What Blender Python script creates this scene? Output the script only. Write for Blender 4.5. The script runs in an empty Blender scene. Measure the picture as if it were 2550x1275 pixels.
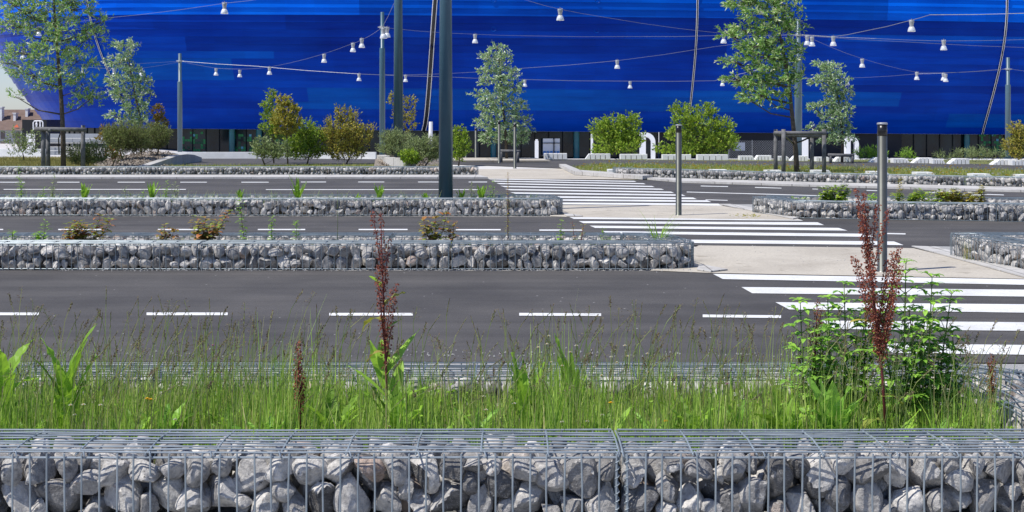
import bpy, math, random
import numpy as np
from mathutils import Vector, noise as mnoise
R = math.radians
SC = bpy.context.scene
COL = SC.collection
rnd = random.Random(7)

# ------------------------------------------------------------------ camera, sky, sun, exposure
FPX, CX, HY, H = 3467.0, 1275.0, 307.0, 1.5
cam_d = bpy.data.cameras.new("camera"); cam = bpy.data.objects.new("camera", cam_d); COL.objects.link(cam)
cam.location = (0, 0, H); cam.rotation_euler = (R(90), 0, 0)
cam_d.sensor_width = 36; cam_d.lens = 36 * FPX / 2550; cam_d.shift_y = (HY - 637.5) / 2550
cam_d.clip_start = 0.1; cam_d.clip_end = 6000
SC.camera = cam
SUN_EL, SUN_AZ = R(58), math.atan2(-0.89, -0.46)       # azimuth measured from +Y towards +X
w = bpy.data.worlds.new("World"); SC.world = w; w.use_nodes = True
nt = w.node_tree; bg = nt.nodes["Background"]
sky = nt.nodes.new("ShaderNodeTexSky"); sky.sky_type = 'NISHITA'; sky.sun_disc = False
sky.sun_elevation = SUN_EL; sky.sun_rotation = SUN_AZ; sky.dust_density = 0.3; sky.air_density = 1.0; sky.ozone_density = 2.0; sky.altitude = 0
tint = nt.nodes.new("ShaderNodeMix"); tint.data_type = 'RGBA'; tint.blend_type = 'MULTIPLY'; tint.inputs[0].default_value = 1
tint.inputs[7].default_value = (1.0, 1.09, 1.42, 1); nt.links.new(sky.outputs[0], tint.inputs[6])
nt.links.new(tint.outputs[2], bg.inputs[0]); bg.inputs[1].default_value = 0.088
sl = bpy.data.lights.new("sun", 'SUN'); sl.energy = 4.95; sl.angle = R(0.5); sl.color = (1, 0.96, 0.9)
sun = bpy.data.objects.new("sun", sl); COL.objects.link(sun)
sd = Vector((math.sin(SUN_AZ) * math.cos(SUN_EL), math.cos(SUN_AZ) * math.cos(SUN_EL), math.sin(SUN_EL)))
sun.rotation_euler = sd.to_track_quat('Z', 'Y').to_euler(); sun.location = (-20, -10, 40)
SC.view_settings.view_transform = 'Standard'; SC.view_settings.look = 'None'
SC.view_settings.exposure = 0.15; SC.view_settings.gamma = 1

# ------------------------------------------------------------------ measuring helpers
def G(px, py, z=0.0):
    """ground point seen at a picture position"""
    d = FPX * (H - z) / (py - HY)
    return ((px - CX) * d / FPX, d, z)
def AT(px, py, d):
    return Vector(((px - CX) * d / FPX, d, H - (py - HY) * d / FPX))
def terrain(x, y):
    t = min(1, max(0, (y - 58) / 92))
    k = min(1, max(0, (x + 40) / 15 * 1.0)) if y > 58 else 1
    return t * (-2.3 * k - 1.2 * (1 - k))

# ------------------------------------------------------------------ materials
def srgb(r, g, b):
    f = lambda c: (c / 255 / 12.92) if c / 255 <= 0.04045 else ((c / 255 + 0.055) / 1.055) ** 2.4
    return (f(r), f(g), f(b))
def base_mat(name, rough=0.7, metal=0.0, spec=0.5):
    m = bpy.data.materials.new(name); m.use_nodes = True
    b = m.node_tree.nodes["Principled BSDF"]
    b.inputs["Roughness"].default_value = rough; b.inputs["Metallic"].default_value = metal
    b.inputs["Specular IOR Level"].default_value = spec
    return m, m.node_tree, b
def ramp(nt, fac, stops):
    r = nt.nodes.new("ShaderNodeValToRGB"); e = r.color_ramp.elements
    while len(e) < len(stops): e.new(0.5)
    for el, (p, c) in zip(e, stops): el.position = p; el.color = (*c, 1)
    nt.links.new(fac, r.inputs[0]); return r.outputs[0]
def noise(nt, scale, detail=4, rough=0.55, vec=None, dist=0.0):
    n = nt.nodes.new("ShaderNodeTexNoise"); n.inputs["Scale"].default_value = scale
    n.inputs["Detail"].default_value = detail; n.inputs["Roughness"].default_value = rough
    n.inputs["Distortion"].default_value = dist
    if vec is not None: nt.links.new(vec, n.inputs["Vector"])
    return n.outputs[0]
def mixc(nt, a, b, fac, mode='MIX'):
    m = nt.nodes.new("ShaderNodeMix"); m.data_type = 'RGBA'; m.blend_type = mode
    for s, v in ((m.inputs[0], fac), (m.inputs[6], a), (m.inputs[7], b)):
        if isinstance(v, (int, float)): s.default_value = v
        elif isinstance(v, tuple): s.default_value = (*v, 1)
        else: nt.links.new(v, s)
    return m.outputs[2]
def bump(nt, b, h, strength, dist):
    n = nt.nodes.new("ShaderNodeBump"); n.inputs["Strength"].default_value = strength
    n.inputs["Distance"].default_value = dist
    nt.links.new(h, n.inputs["Height"]); nt.links.new(n.outputs[0], b.inputs["Normal"])
def coords(nt, kind="Object"):
    t = nt.nodes.new("ShaderNodeTexCoord"); return t.outputs[kind]
def simple(name, c1, c2, scale=5, rough=0.7, metal=0.0, spec=0.4, bs=0.0, bd=0.01, detail=5):
    m, nt, b = base_mat(name, rough, metal, spec)
    v = coords(nt)
    f = noise(nt, scale, detail, 0.6, v)
    nt.links.new(ramp(nt, f, [(0.3, c1), (0.7, c2)]), b.inputs["Base Color"])
    if bs: bump(nt, b, noise(nt, scale * 4, 4, 0.6, v), bs, bd)
    return m
def foliage(name, cols, trans=0.3, rough=0.5, spec=0.35, gain=1.0):
    cols = [tuple(min(.75, x * gain) for x in c) for c in cols]
    m, nt, b = base_mat(name, rough, 0, spec)
    g = nt.nodes.new("ShaderNodeNewGeometry")
    n = len(cols)
    c = ramp(nt, g.outputs["Random Per Island"], [(i / max(1, n - 1), cc) for i, cc in enumerate(cols)])
    nt.links.new(c, b.inputs["Base Color"])
    t = nt.nodes.new("ShaderNodeBsdfTranslucent"); mx = nt.nodes.new("ShaderNodeMixShader")
    nt.links.new(mixc(nt, c, (1.0, 1.0, 0.35), 0.25, 'MULTIPLY'), t.inputs[0])
    mx.inputs[0].default_value = trans
    nt.links.new(b.outputs[0], mx.inputs[1]); nt.links.new(t.outputs[0], mx.inputs[2])
    nt.links.new(mx.outputs[0], nt.nodes["Material Output"].inputs[0])
    return m

def asphalt_mat():
    m, nt, b = base_mat("asphalt", 0.85, 0, 0.3)
    v = coords(nt)
    fine = noise(nt, 160, 3, 0.8, v)
    big = noise(nt, 0.7, 5, 0.6, v)
    mp = nt.nodes.new("ShaderNodeMapping"); mp.inputs["Scale"].default_value = (0.12, 2.4, 1); nt.links.new(v, mp.inputs[0])
    streak = noise(nt, 1.0, 5, 0.6, mp.outputs[0])
    c = ramp(nt, fine, [(0.3, (0.043, 0.0405, 0.0385)), (0.55, (0.077, 0.0725, 0.069)), (0.8, (0.17, 0.157, 0.148))])
    c = mixc(nt, c, ramp(nt, big, [(0.33, (0.78, 0.78, 0.79)), (0.5, (1, 1, 1)), (0.67, (1.2, 1.19, 1.17))]), 1.0, 'MULTIPLY')
    c = mixc(nt, c, ramp(nt, streak, [(0.32, (0.80, 0.80, 0.80)), (0.5, (1, 1, 1)), (0.68, (1.2, 1.2, 1.19))]), 1.0, 'MULTIPLY')
    vo = nt.nodes.new("ShaderNodeTexVoronoi"); vo.inputs["Scale"].default_value = 4.5; nt.links.new(v, vo.inputs["Vector"])
    sp = ramp(nt, vo.outputs["Distance"], [(0.03, (1, 1, 1)), (0.045, (0, 0, 0))])
    c = mixc(nt, c, (0.45, 0.44, 0.42), sp)
    nt.links.new(c, b.inputs["Base Color"]); bump(nt, b, fine, 0.5, 0.004)
    return m
def paint_mat():
    m, nt, b = base_mat("road_paint", 0.6, 0, 0.4)
    v = coords(nt)
    n1 = noise(nt, 60, 4, 0.75, v); n2 = noise(nt, 1.6, 4, 0.6, v)
    c = ramp(nt, n1, [(0.30, (0.30, 0.295, 0.29)), (0.42, (0.70, 0.70, 0.68)), (0.7, (0.80, 0.80, 0.78))])
    c = mixc(nt, c, ramp(nt, n2, [(0.3, (0.80, 0.79, 0.77)), (0.6, (1, 1, 1))]), 1, 'MULTIPLY')
    nt.links.new(c, b.inputs["Base Color"]); bump(nt, b, n1, 0.3, 0.003)
    return m
def stone_mat():
    m, nt, b = base_mat("limestone", 0.85, 0, 0.3)
    v = coords(nt); oi = nt.nodes.new("ShaderNodeObjectInfo")
    ad = nt.nodes.new("ShaderNodeVectorMath"); ad.operation = 'ADD'; nt.links.new(v, ad.inputs[0])
    sc = nt.nodes.new("ShaderNodeMath"); sc.operation = 'MULTIPLY'; sc.inputs[1].default_value = 57
    gi = nt.nodes.new("ShaderNodeNewGeometry")
    sm = nt.nodes.new("ShaderNodeMath"); sm.operation = 'ADD'
    nt.links.new(oi.outputs["Random"], sm.inputs[0]); nt.links.new(gi.outputs["Random Per Island"], sm.inputs[1])
    fr = nt.nodes.new("ShaderNodeMath"); fr.operation = 'FRACT'; nt.links.new(sm.outputs[0], fr.inputs[0])
    nt.links.new(fr.outputs[0], sc.inputs[0]); nt.links.new(sc.outputs[0], ad.inputs[1])
    vv = ad.outputs[0]
    tone = ramp(nt, fr.outputs[0], [(0.0, (0.11, 0.106, 0.102)), (0.25, (0.27, 0.26, 0.25)), (0.55, (0.58, 0.555, 0.515)),
                                (0.75, (0.30, 0.29, 0.28)), (0.87, (0.5, 0.48, 0.45)), (0.95, (0.42, 0.40, 0.36)), (0.985, (0.40, 0.33, 0.28)), (1.0, (0.36, 0.27, 0.22))])
    n1 = noise(nt, 1.6, 6, 0.62, vv, 0.6); n2 = noise(nt, 6, 5, 0.7, vv)
    c = mixc(nt, tone, ramp(nt, n1, [(0.32, (0.5, 0.5, 0.52)), (0.5, (1, 1, 1)), (0.68, (1.4, 1.37, 1.32))]), 1, 'MULTIPLY')
    mp = nt.nodes.new("ShaderNodeMapping"); mp.inputs["Scale"].default_value = (3, 1, 1); mp.inputs["Rotation"].default_value = (0.5, 0.8, 0.3)
    nt.links.new(vv, mp.inputs[0])
    vein = ramp(nt, noise(nt, 1.6, 3, 0.5, mp.outputs[0], 1.2), [(0.49, (0, 0, 0)), (0.5, (1, 1, 1)), (0.512, (0, 0, 0))])
    c = mixc(nt, c, (0.6, 0.59, 0.57), mixc(nt, (0, 0, 0), vein, 0.6))
    rust = ramp(nt, noise(nt, 1.1, 4, 0.6, vv), [(0.66, (0, 0, 0)), (0.74, (0.5, 0.5, 0.5))])
    c = mixc(nt, c, (0.34, 0.22, 0.14), rust)
    c = mixc(nt, c, ramp(nt, n2, [(0.3, (0.8, 0.8, 0.8)), (0.7, (1.18, 1.18, 1.18))]), 1, 'MULTIPLY')
    nt.links.new(c, b.inputs["Base Color"])
    mh = nt.nodes.new("ShaderNodeMath"); mh.operation = 'ADD'; nt.links.new(n1, mh.inputs[0]); nt.links.new(n2, mh.inputs[1])
    bump(nt, b, mh.outputs[0], 0.9, 0.009)
    return m

M = {}
M['asphalt'] = asphalt_mat(); M['paint'] = paint_mat(); M['stone'] = stone_mat()
def ground_mat(name, c1, c2, sc, joints):
    m, nt, b = base_mat(name, 0.9, 0, 0.3); v = coords(nt)
    f = noise(nt, sc, 5, 0.75, v); c = ramp(nt, f, [(0.3, c1), (0.7, c2)])
    c = mixc(nt, c, ramp(nt, noise(nt, 0.9, 5, 0.65, v), [(0.32, (0.82, 0.81, 0.8)), (0.55, (1, 1, 1)), (0.7, (1.06, 1.06, 1.05))]), 1, 'MULTIPLY')
    c = mixc(nt, c, ramp(nt, noise(nt, 3.5, 4, 0.6, v), [(0.30, (0.72, 0.70, 0.67)), (0.38, (1, 1, 1))]), 1, 'MULTIPLY')
    if joints:
        br = nt.nodes.new("ShaderNodeTexBrick"); nt.links.new(v, br.inputs["Vector"]); br.inputs["Scale"].default_value = 1; br.inputs["Brick Width"].default_value = 1.0
        br.inputs["Row Height"].default_value = 1.0; br.offset = 0; br.inputs["Mortar Size"].default_value = 0.008
        br.inputs["Color1"].default_value = (1, 1, 1, 1); br.inputs["Color2"].default_value = (0.93, 0.93, 0.93, 1); br.inputs["Mortar"].default_value = (0.4, 0.4, 0.4, 1)
        c = mixc(nt, c, br.outputs[0], 1, 'MULTIPLY')
    nt.links.new(c, b.inputs["Base Color"]); bump(nt, b, f, 0.4, 0.006); return m
M['beige'] = ground_mat("refuge_gravel", (0.36, 0.325, 0.268), (0.545, 0.50, 0.42), 45, False)
M['kerb'] = ground_mat("kerb_concrete", (0.42, 0.405, 0.38), (0.55, 0.535, 0.505), 12, True)
M['gravel'] = simple("grey_gravel", (0.24, 0.24, 0.23), (0.44, 0.43, 0.41), 70, 0.9, bs=0.7, bd=0.01)
M['earth'] = simple("earth", (0.10, 0.09, 0.055), (0.18, 0.15, 0.10), 4, 0.95, bs=0.6, bd=0.02)
M['verge'] = simple("verge_ground", (0.10, 0.12, 0.035), (0.20, 0.20, 0.075), 3, 0.95, bs=0.6, bd=0.02)
M['plaza'] = simple("plaza_concrete", (0.50, 0.48, 0.45), (0.60, 0.58, 0.55), 2, 0.85)
M['mulch'] = simple("bark_mulch", (0.16, 0.13, 0.10), (0.42, 0.37, 0.31), 22, 0.95, bs=1.0, bd=0.04)
M['chip'] = foliage("mulch_chips", [(0.5, 0.44, 0.36), (0.24, 0.2, 0.16), (0.36, 0.3, 0.24), (0.13, 0.1, 0.08)], 0.0, 0.9, 0.1)
M['wire'] = simple("galvanised_wire", (0.13, 0.165, 0.19), (0.24, 0.285, 0.31), 9, 0.42, 0.3, 0.5)
M['wirenear'] = simple("bright_galvanised_wire", (0.20, 0.235, 0.26), (0.34, 0.385, 0.41), 9, 0.42, 0.25, 0.5)
M['polepaint'] = simple("grey_blue_pole_paint", (0.034, 0.090, 0.128), (0.040, 0.105, 0.148), 3, 0.38, 0.0, 0.5)
M['polelight'] = simple("weathered_pole_paint", (0.06, 0.11, 0.14), (0.07, 0.125, 0.16), 3, 0.4, 0.0, 0.5)
M['bollard'] = simple("brushed_metal", (0.12, 0.125, 0.11), (0.18, 0.185, 0.165), 4, 0.34, 0.75, 0.5)
M['black'] = simple("black_plastic", (0.008, 0.008, 0.01), (0.014, 0.014, 0.016), 6, 0.3)
M['white'] = simple("white_enamel", (0.74, 0.74, 0.74), (0.80, 0.80, 0.80), 2, 0.45)
M['block'] = simple("white_concrete", (0.66, 0.66, 0.64), (0.78, 0.78, 0.76), 3, 0.75, bs=0.3, bd=0.01)
M['lampgrey'] = simple("lamp_housing", (0.28, 0.29, 0.30), (0.38, 0.39, 0.40), 8, 0.4, 0.2)
M['cable'] = simple("steel_cable", (0.16, 0.17, 0.18), (0.26, 0.27, 0.28), 8, 0.4, 0.3)
M['wood'] = simple("weathered_wood", (0.08, 0.08, 0.082), (0.18, 0.178, 0.178), 9, 0.9, bs=0.5, bd=0.01)
M['bark'] = simple("bark", (0.07, 0.055, 0.04), (0.15, 0.12, 0.09), 14, 0.95, bs=0.8, bd=0.02)
m, nt, b = base_mat("lamp_diffuser", 0.35, 0, 0.5)
b.inputs["Base Color"].default_value = (0.66, 0.68, 0.70, 1); b.inputs["Transmission Weight"].default_value = 0.25
M['diffuser'] = m

# ------------------------------------------------------------------ mesh builder
class MB:
    def __init__(s): s.v = []; s.f = []; s.m = []
    def add(s, vs, fs, mi=0):
        o = len(s.v); s.v.extend(vs); s.f.extend([tuple(i + o for i in f) for f in fs]); s.m.extend([mi] * len(fs))
    def box(s, a, b, mi=0):
        x0, y0, z0 = a; x1, y1, z1 = b
        s.add([(x0, y0, z0), (x1, y0, z0), (x1, y1, z0), (x0, y1, z0), (x0, y0, z1), (x1, y0, z1), (x1, y1, z1), (x0, y1, z1)],
              [(0, 3, 2, 1), (4, 5, 6, 7), (0, 1, 5, 4), (1, 2, 6, 5), (2, 3, 7, 6), (3, 0, 4, 7)], mi)
    def prism(s, pts, z0, z1, mi=0):
        n = len(pts)
        s.add([(x, y, z0) for x, y in pts] + [(x, y, z1) for x, y in pts],
              [tuple(range(n - 1, -1, -1)), tuple(range(n, 2 * n))] + [(i, (i + 1) % n, n + (i + 1) % n, n + i) for i in range(n)], mi)
    def tube(s, path, rad, n=6, mi=0, cap=True):
        path = [Vector(p) for p in path]
        if not hasattr(rad, '__len__'): rad = [rad] * len(path)
        vs = []; fs = []
        for i, p in enumerate(path):
            t = (path[min(i + 1, len(path) - 1)] - path[max(i - 1, 0)])
            if t.length < 1e-9: t = Vector((0, 0, 1))
            t.normalize()
            a = Vector((0, 0, 1)) if abs(t.z) < 0.9 else Vector((1, 0, 0))
            u = t.cross(a).normalized(); v = t.cross(u)
            for k in range(n):
                an = 2 * math.pi * k / n
                vs.append(tuple(p + (u * math.cos(an) + v * math.sin(an)) * rad[i]))
        for i in range(len(path) - 1):
            for k in range(n):
                k2 = (k + 1) % n
                fs.append((i * n + k, i * n + k2, (i + 1) * n + k2, (i + 1) * n + k))
        if cap:
            fs.append(tuple(range(n - 1, -1, -1))); fs.append(tuple((len(path) - 1) * n + k for k in range(n)))
        s.add(vs, fs, mi)
    def lathe(s, c, prof, n=16, mi=0):
        vs = []; fs = []
        for r, z in prof:
            for k in range(n):
                a = 2 * math.pi * k / n; vs.append((c[0] + r * math.cos(a), c[1] + r * math.sin(a), c[2] + z))
        for i in range(len(prof) - 1):
            for k in range(n):
                k2 = (k + 1) % n; fs.append((i * n + k, i * n + k2, (i + 1) * n + k2, (i + 1) * n + k))
        fs.append(tuple(range(n - 1, -1, -1))); fs.append(tuple((len(prof) - 1) * n + k for k in range(n)))
        s.add(vs, fs, mi)
    def leaf(s, p, d, L, W, up=None, mi=0, fold=0.15):
        """kite shaped leaflet"""
        d = d.normalized(); up = up or Vector((rnd.uniform(-1, 1), rnd.uniform(-1, 1), rnd.uniform(-.4, 1)))
        sd_ = d.cross(up)
        if sd_.length < 1e-4: sd_ = d.cross(Vector((1, 0.3, 0)))
        sd_.normalize(); nn = sd_.cross(d)
        mid = p + d * L * 0.45
        s.add([tuple(p), tuple(mid + sd_ * W / 2 + nn * W * fold), tuple(p + d * L), tuple(mid - sd_ * W / 2 + nn * W * fold)], [(0, 1, 2, 3)], mi)
    def blade(s, p, d, L, W, curl=0.5, seg=5, mi=0, wav=0.0, prof=None, side=None, fold=0.2):
        """long leaf along a curving midrib"""
        d = Vector(d).normalized(); side = Vector(side) if side is not None else d.cross(Vector((0, 0, 1)))
        if side.length < 1e-3: side = Vector((rnd.uniform(-1, 1), rnd.uniform(-1, 1), 0))
        side.normalize(); vs = []; fs = []; cur = Vector(p); dr = d.copy()
        for i in range(seg + 1):
            t = i / seg
            wd = W / 2 * (prof(t) if prof else max(0.04, math.sin(math.pi * min(1, 0.12 + t * 0.88)) ** 0.8))
            nn = side.cross(dr).normalized()
            wv = wav * W * rnd.uniform(-1, 1)
            vs += [tuple(cur + side * wd + nn * (wd * fold + wv)), tuple(cur), tuple(cur - side * wd + nn * (wd * fold - wv))]
            cur = cur + dr * (L / seg)
            dr = (dr + Vector((0, 0, -1)) * curl / seg).normalized()
        for i in range(seg):
            a = i * 3
            fs += [(a, a + 1, a + 4, a + 3), (a + 1, a + 2, a + 5, a + 4)]
        s.add(vs, fs, mi)
        return cur
    def obj(s, name, mats, parent=None, smooth=False):
        me = bpy.data.meshes.new(name)
        v = np.array(s.v, dtype=np.float32).reshape(-1, 3)
        if parent is not None: v = v - np.array(wloc(parent), dtype=np.float32)
        me.from_pydata(v.tolist(), [], s.f)
        if not isinstance(mats, (list, tuple)): mats = [mats]
        for m in mats: me.materials.append(m)
        if len(mats) > 1: me.polygons.foreach_set('material_index', s.m)
        if smooth: me.polygons.foreach_set('use_smooth', [True] * len(me.polygons))
        me.update()
        o = bpy.data.objects.new(name, me); COL.objects.link(o)
        if parent is not None: o.parent = parent
        return o
def wloc(o):
    l = Vector((0, 0, 0))
    while o is not None: l = l + o.location; o = o.parent
    return tuple(l)
def tag(o, label=None, cat=None, group=None, kind=None):
    if label: o['label'] = label
    if cat: o['category'] = cat
    if group: o['group'] = group
    if kind: o['kind'] = kind
    return o
def thing(name, label, cat, loc, group=None):
    o = bpy.data.objects.new(name, None); COL.objects.link(o); o.location = loc; o.empty_display_size = 0.1
    return tag(o, label, cat, group)
def copy_thing(src, loc, label):
    c = src.copy(); COL.objects.link(c); c.location = loc; c['label'] = label
    for ch in src.children:
        k = ch.copy(); COL.objects.link(k); k.parent = c
        for g in ch.children:
            q = g.copy(); COL.objects.link(q); q.parent = k
    return c
ORD = ["first", "second", "third", "fourth", "fifth", "sixth", "seventh", "eighth", "ninth", "tenth", "eleventh", "twelfth", "thirteenth",
       "fourteenth", "fifteenth", "sixteenth", "seventeenth", "eighteenth", "nineteenth", "twentieth"]
def ordn(i):
    return ORD[i] if i < 20 else ("twenty-" + ORD[i - 20] if i < 29 else ("thirtieth" if i == 29 else "thirty-" + ORD[i - 30]))

# ------------------------------------------------------------------ ground sheets
mb = MB()
xs = [-1500, -500, -200, -100, -60, -50, -40, -35, -30, -25, -10, 10, 40, 80, 200, 500, 1500]
ys = [-30, 0, 20, 58, 75, 90, 110, 130, 150, 200, 400, 1200, 3000]
for y in ys:
    for x in xs: mb.v.append((x, y, terrain(x, y) - 0.012))
nx = len(xs)
for j in range(len(ys) - 1):
    for i in range(nx - 1):
        mb.f.append((j * nx + i, j * nx + i + 1, (j + 1) * nx + i + 1, (j + 1) * nx + i)); mb.m.append(0)
tag(mb.obj("ground", M['plaza']), kind='structure')

def sheet(name, pts, mat, z=0.0, thick=None):
    """pts: picture positions on the ground (or world xy when given as a tuple tagged 'w')"""
    P = []
    for p in pts:
        if p[0] == 'w': P.append((p[1], p[2]))
        else: q = G(p[0], p[1]); P.append((q[0], q[1]))
    m_ = MB()
    if thick: m_.prism(P, z, z + thick)
    else: m_.add([(x, y, z) for x, y in P], [tuple(range(len(P)))])
    o = m_.obj(name, mat); tag(o, kind='structure'); 
    import bmesh
    bm = bmesh.new(); bm.from_mesh(o.data); bmesh.ops.recalc_face_normals(bm, faces=bm.faces)
    if not thick:
        for f in bm.faces:
            if f.normal.z < 0: f.normal_flip()
    bm.to_mesh(o.data); bm.free()
    return o

sheet("road", [('w', -14, 8.85), ('w', 14, 8.6), (3300, 712), (2550, 693), (1745, 675), ('w', -14, 14.2)], M['asphalt'], 0.004)
sheet("road", [('w', -16, 15.8), (1500, 612), (1760, 612), (2275, 619), (3400, 640), (3400, 560), (2550, 549), (1990, 545), (1405, 540), ('w', -16, 22.5)], M['asphalt'], 0.004)
sheet("road", [('w', -26, 24.2), (1380, 511), (1800, 512), (2000, 522), (3200, 560), (3200, 492), (2550, 480), (1950, 464), (1700, 456), (1620, 449), (1215, 446), ('w', -26, 37.2)], M['asphalt'], 0.004)
sheet("kerb_strip", [('w', -26, 37.2), (1215, 446), (1193, 440), ('w', -26, 39.1)], M['kerb'], 0.008, 0.05)
sheet("kerb_strip", [(1620, 449), (1700, 456), (1950, 464), (2550, 480), (3200, 492), (3200, 484), (2550, 472), (1950, 457), (1700, 449), (1560, 444)], M['kerb'], 0.008, 0.05)
# gravel strip round the nearest bed
sheet("gravel_strip", [('w', -6, 4.5), ('w', 6, 4.5), ('w', 6, 8.62), ('w', -6, 8.86)], M['gravel'], 0.0)
# refuges
sheet("refuge", [('w', 1.4, 14.1), (1740, 613), (2275, 620), (2560, 690), (2560, 697), (1770, 682), ('w', 1.4, 14.1)][:-1], M['beige'], 0.010)
sheet("refuge", [(1370, 512), (1795, 513), (1970, 544), (1995, 549), (1430, 542), (1370, 540)], M['beige'], 0.010)
sheet("refuge", [(1190, 422), (1400, 421), (1535, 440), (1600, 448), (1222, 446), (1180, 441)], M['beige'], 0.012)
sheet("kerb", [(2270, 617), (2330, 619), (2600, 690), (2600, 701), (2545, 693)], M['kerb'], 0.014, 0.012)
sheet("kerb", [(1742, 664), (1760, 666), (1812, 676), (1770, 681), (1735, 676)], M['kerb'], 0.014, 0.012)
sheet("kerb", [(1790, 511), (1820, 511), (2000, 542), (1975, 548)], M['kerb'], 0.014, 0.012)
sheet("kerb", [(1398, 532), (1412, 534), (1452, 541), (1412, 541)], M['kerb'], 0.014, 0.012)
sheet("kerb", [(1392, 417), (1408, 417), (1445, 433), (1625, 447), (1600, 449), (1430, 437)], M['kerb'], 0.02, 0.1)
sheet("gravel_strip", [(2290, 616), (2425, 618), (2430, 660), (2400, 652)], M['gravel'], 0.016)
sheet("gravel_strip", [(1790, 510), (1900, 510), (1985, 541), (1955, 540)], M['gravel'], 0.009)
# far road, verges, plaza
sheet("road", [(350, 413), (1115, 409), (1420, 420), (1540, 409), (2000, 416), (2550, 427), (3000, 436), (3000, 418), (2550, 410), (2000, 402), (1400, 396.8), (1100, 398), (480, 393)], M['asphalt'], 0.006)
sheet("pavement", [(1130, 397.5), (1330, 397.5), (1370, 404), (1120, 404)], M['beige'], 0.03, 0.05)
sheet("verge", [(1395, 418), (1500, 409), (2000, 415), (2550, 427), (3000, 436), (3000, 500), (1560, 450)], M['verge'], 0.0)
sheet("verge", [(1320, 397.5), (2000, 403), (2550, 411), (3000, 418), (3000, 400), (2000, 396.9), (1320, 396.9)], M['verge'], 0.003)
sheet("verge", [(-200, 442), (1200, 442), (1110, 409), (350, 411), (270, 400), (-200, 390)], M['verge'], 0.003)
sheet("verge", [(-200, 412), (275, 412), (275, 397), (-200, 397)], M['verge'], 0.007)
# beds inside the gabions
sheet("soil_bed", [('w', -5, 5.5), ('w', 2.25, 5.5), ('w', 2.25, 6.9), ('w', -5, 6.9)], M['earth'], 0.0, 0.12)
sheet("soil_bed", [('w', -8, 14.5), ('w', 1.6, 14.5), ('w', 1.5, 15.4), ('w', -8, 15.4)], M['earth'], 0.0, 0.14)
sheet("soil_bed", [('w', -11, 22.8), ('w', 0.6, 22.8), ('w', 0.5, 23.9), ('w', -11, 23.9)], M['earth'], 0.0, 0.14)

# ------------------------------------------------------------------ painted markings
mk = MB()
def quad(pts, z=0.0085):
    P = [G(*p) for p in pts]; mk.add([(x, y, z) for x, y, _ in P], [(0, 1, 2, 3)])
def marking(name, quads, label=None):
    global mk
    mk = MB()
    for q in quads: quad(q)
    o = mk.obj(name, M['paint']); tag(o, kind='structure')
marking("crosswalk", [
    [(1800, 697), (2900, 718), (2900, 704), (1775, 684)],
    [(1873, 732.5), (2900, 745), (2900, 727), (1846, 717)],
    [(1965, 773), (2900, 786), (2900, 763), (1931, 755)],
    [(2080, 822), (2900, 830), (2900, 808), (2045, 801)],
    [(2225, 882), (2900, 891), (2900, 866), (2180, 858)]])
marking("crosswalk", [
    [(1429, 546.6), (2000, 550.7), (1977, 543), (1416, 540.8)],
    [(1453, 557), (2052, 561.8), (2036, 554.8), (1441, 552)],
    [(1482, 569), (2111, 575.7), (2088, 569), (1468, 563.2)],
    [(1513, 583), (2180, 591.5), (2150, 583.5), (1500, 577)],
    [(1560, 605), (2250, 612), (2226, 602.7), (1540, 597)]])
qs = []
for (xl, yl, xr, yr) in [(1217, 446.4, 1582, 452.5), (1228, 451.8, 1605, 458.3), (1240, 458, 1627, 465.3), (1251, 465.2, 1650, 472.2), (1263, 473, 1675, 479.8),
                         (1277, 481.6, 1703, 487), (1290, 490.5, 1731, 495), (1306, 498.5, 1766, 502), (1325, 507, 1795, 510.5)]:
    t = ((yl - HY) ** 2) * 0.62 / 5200
    qs.append([(xl + t * 1.9, yl + t / 2), (xr + t * 1.2, yr + t / 2), (xr - t * 1.2, yr - t / 2), (xl - t * 1.9, yl - t / 2)])
marking("crosswalk", qs)
qs = []
for a, b_, y, y2 in [(-110, 97, 784, 784), (365, 567, 784, 784), (820, 1028, 785, 785), (1293, 1497, 785, 786), (1750, 1945, 789, 791)]:
    qs.append([(a, y + 3.6), (b_, y2 + 3.6), (b_, y2 - 3.2), (a, y - 3.2)])
for a, b_, y, y2 in [(-90, 8, 573, 573), (145, 262, 573, 573), (393, 508, 573, 573), (642, 760, 573, 573), (893, 1015, 573, 573), (1135, 1247, 573.5, 573.5), (1343, 1450, 574.5, 574.5), (2205, 2255, 583, 584), (2387, 2515, 587, 590)]:
    qs.append([(a, y + 1.5), (b_, y2 + 1.5), (b_, y2 - 1.5), (a, y - 1.5)])
for a, b_, y, y2 in [(-80, 62, 454.5, 454.5), (142, 198, 454.5, 454.5), (293, 361, 454.5, 454.5), (449, 515, 454.5, 454.5), (601, 669, 454.5, 454.5), (749, 812, 454, 454), (892, 957, 454, 454), (1041, 1105, 454, 454), (1167, 1213, 454, 454),
                     (1745, 1813, 464, 465.5), (1880, 1946, 467.5, 469.5), (2023, 2037, 471.5, 472), (2158, 2200, 475, 476.5), (2305, 2333, 480, 481), (2445, 2500, 484.5, 486.5),
                     (9, 463, 472.5, 472.5), (662, 1203, 473, 473), (1710, 2160, 479, 491.5), (2290, 2360, 495, 497), (2447, 2640, 499.5, 505), (1757, 1812, 498.5, 500)]:
    qs.append([(a, y + .8), (b_, y2 + .8), (b_, y2 - .8), (a, y - .8)])
marking("lane_markings", qs)

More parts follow.
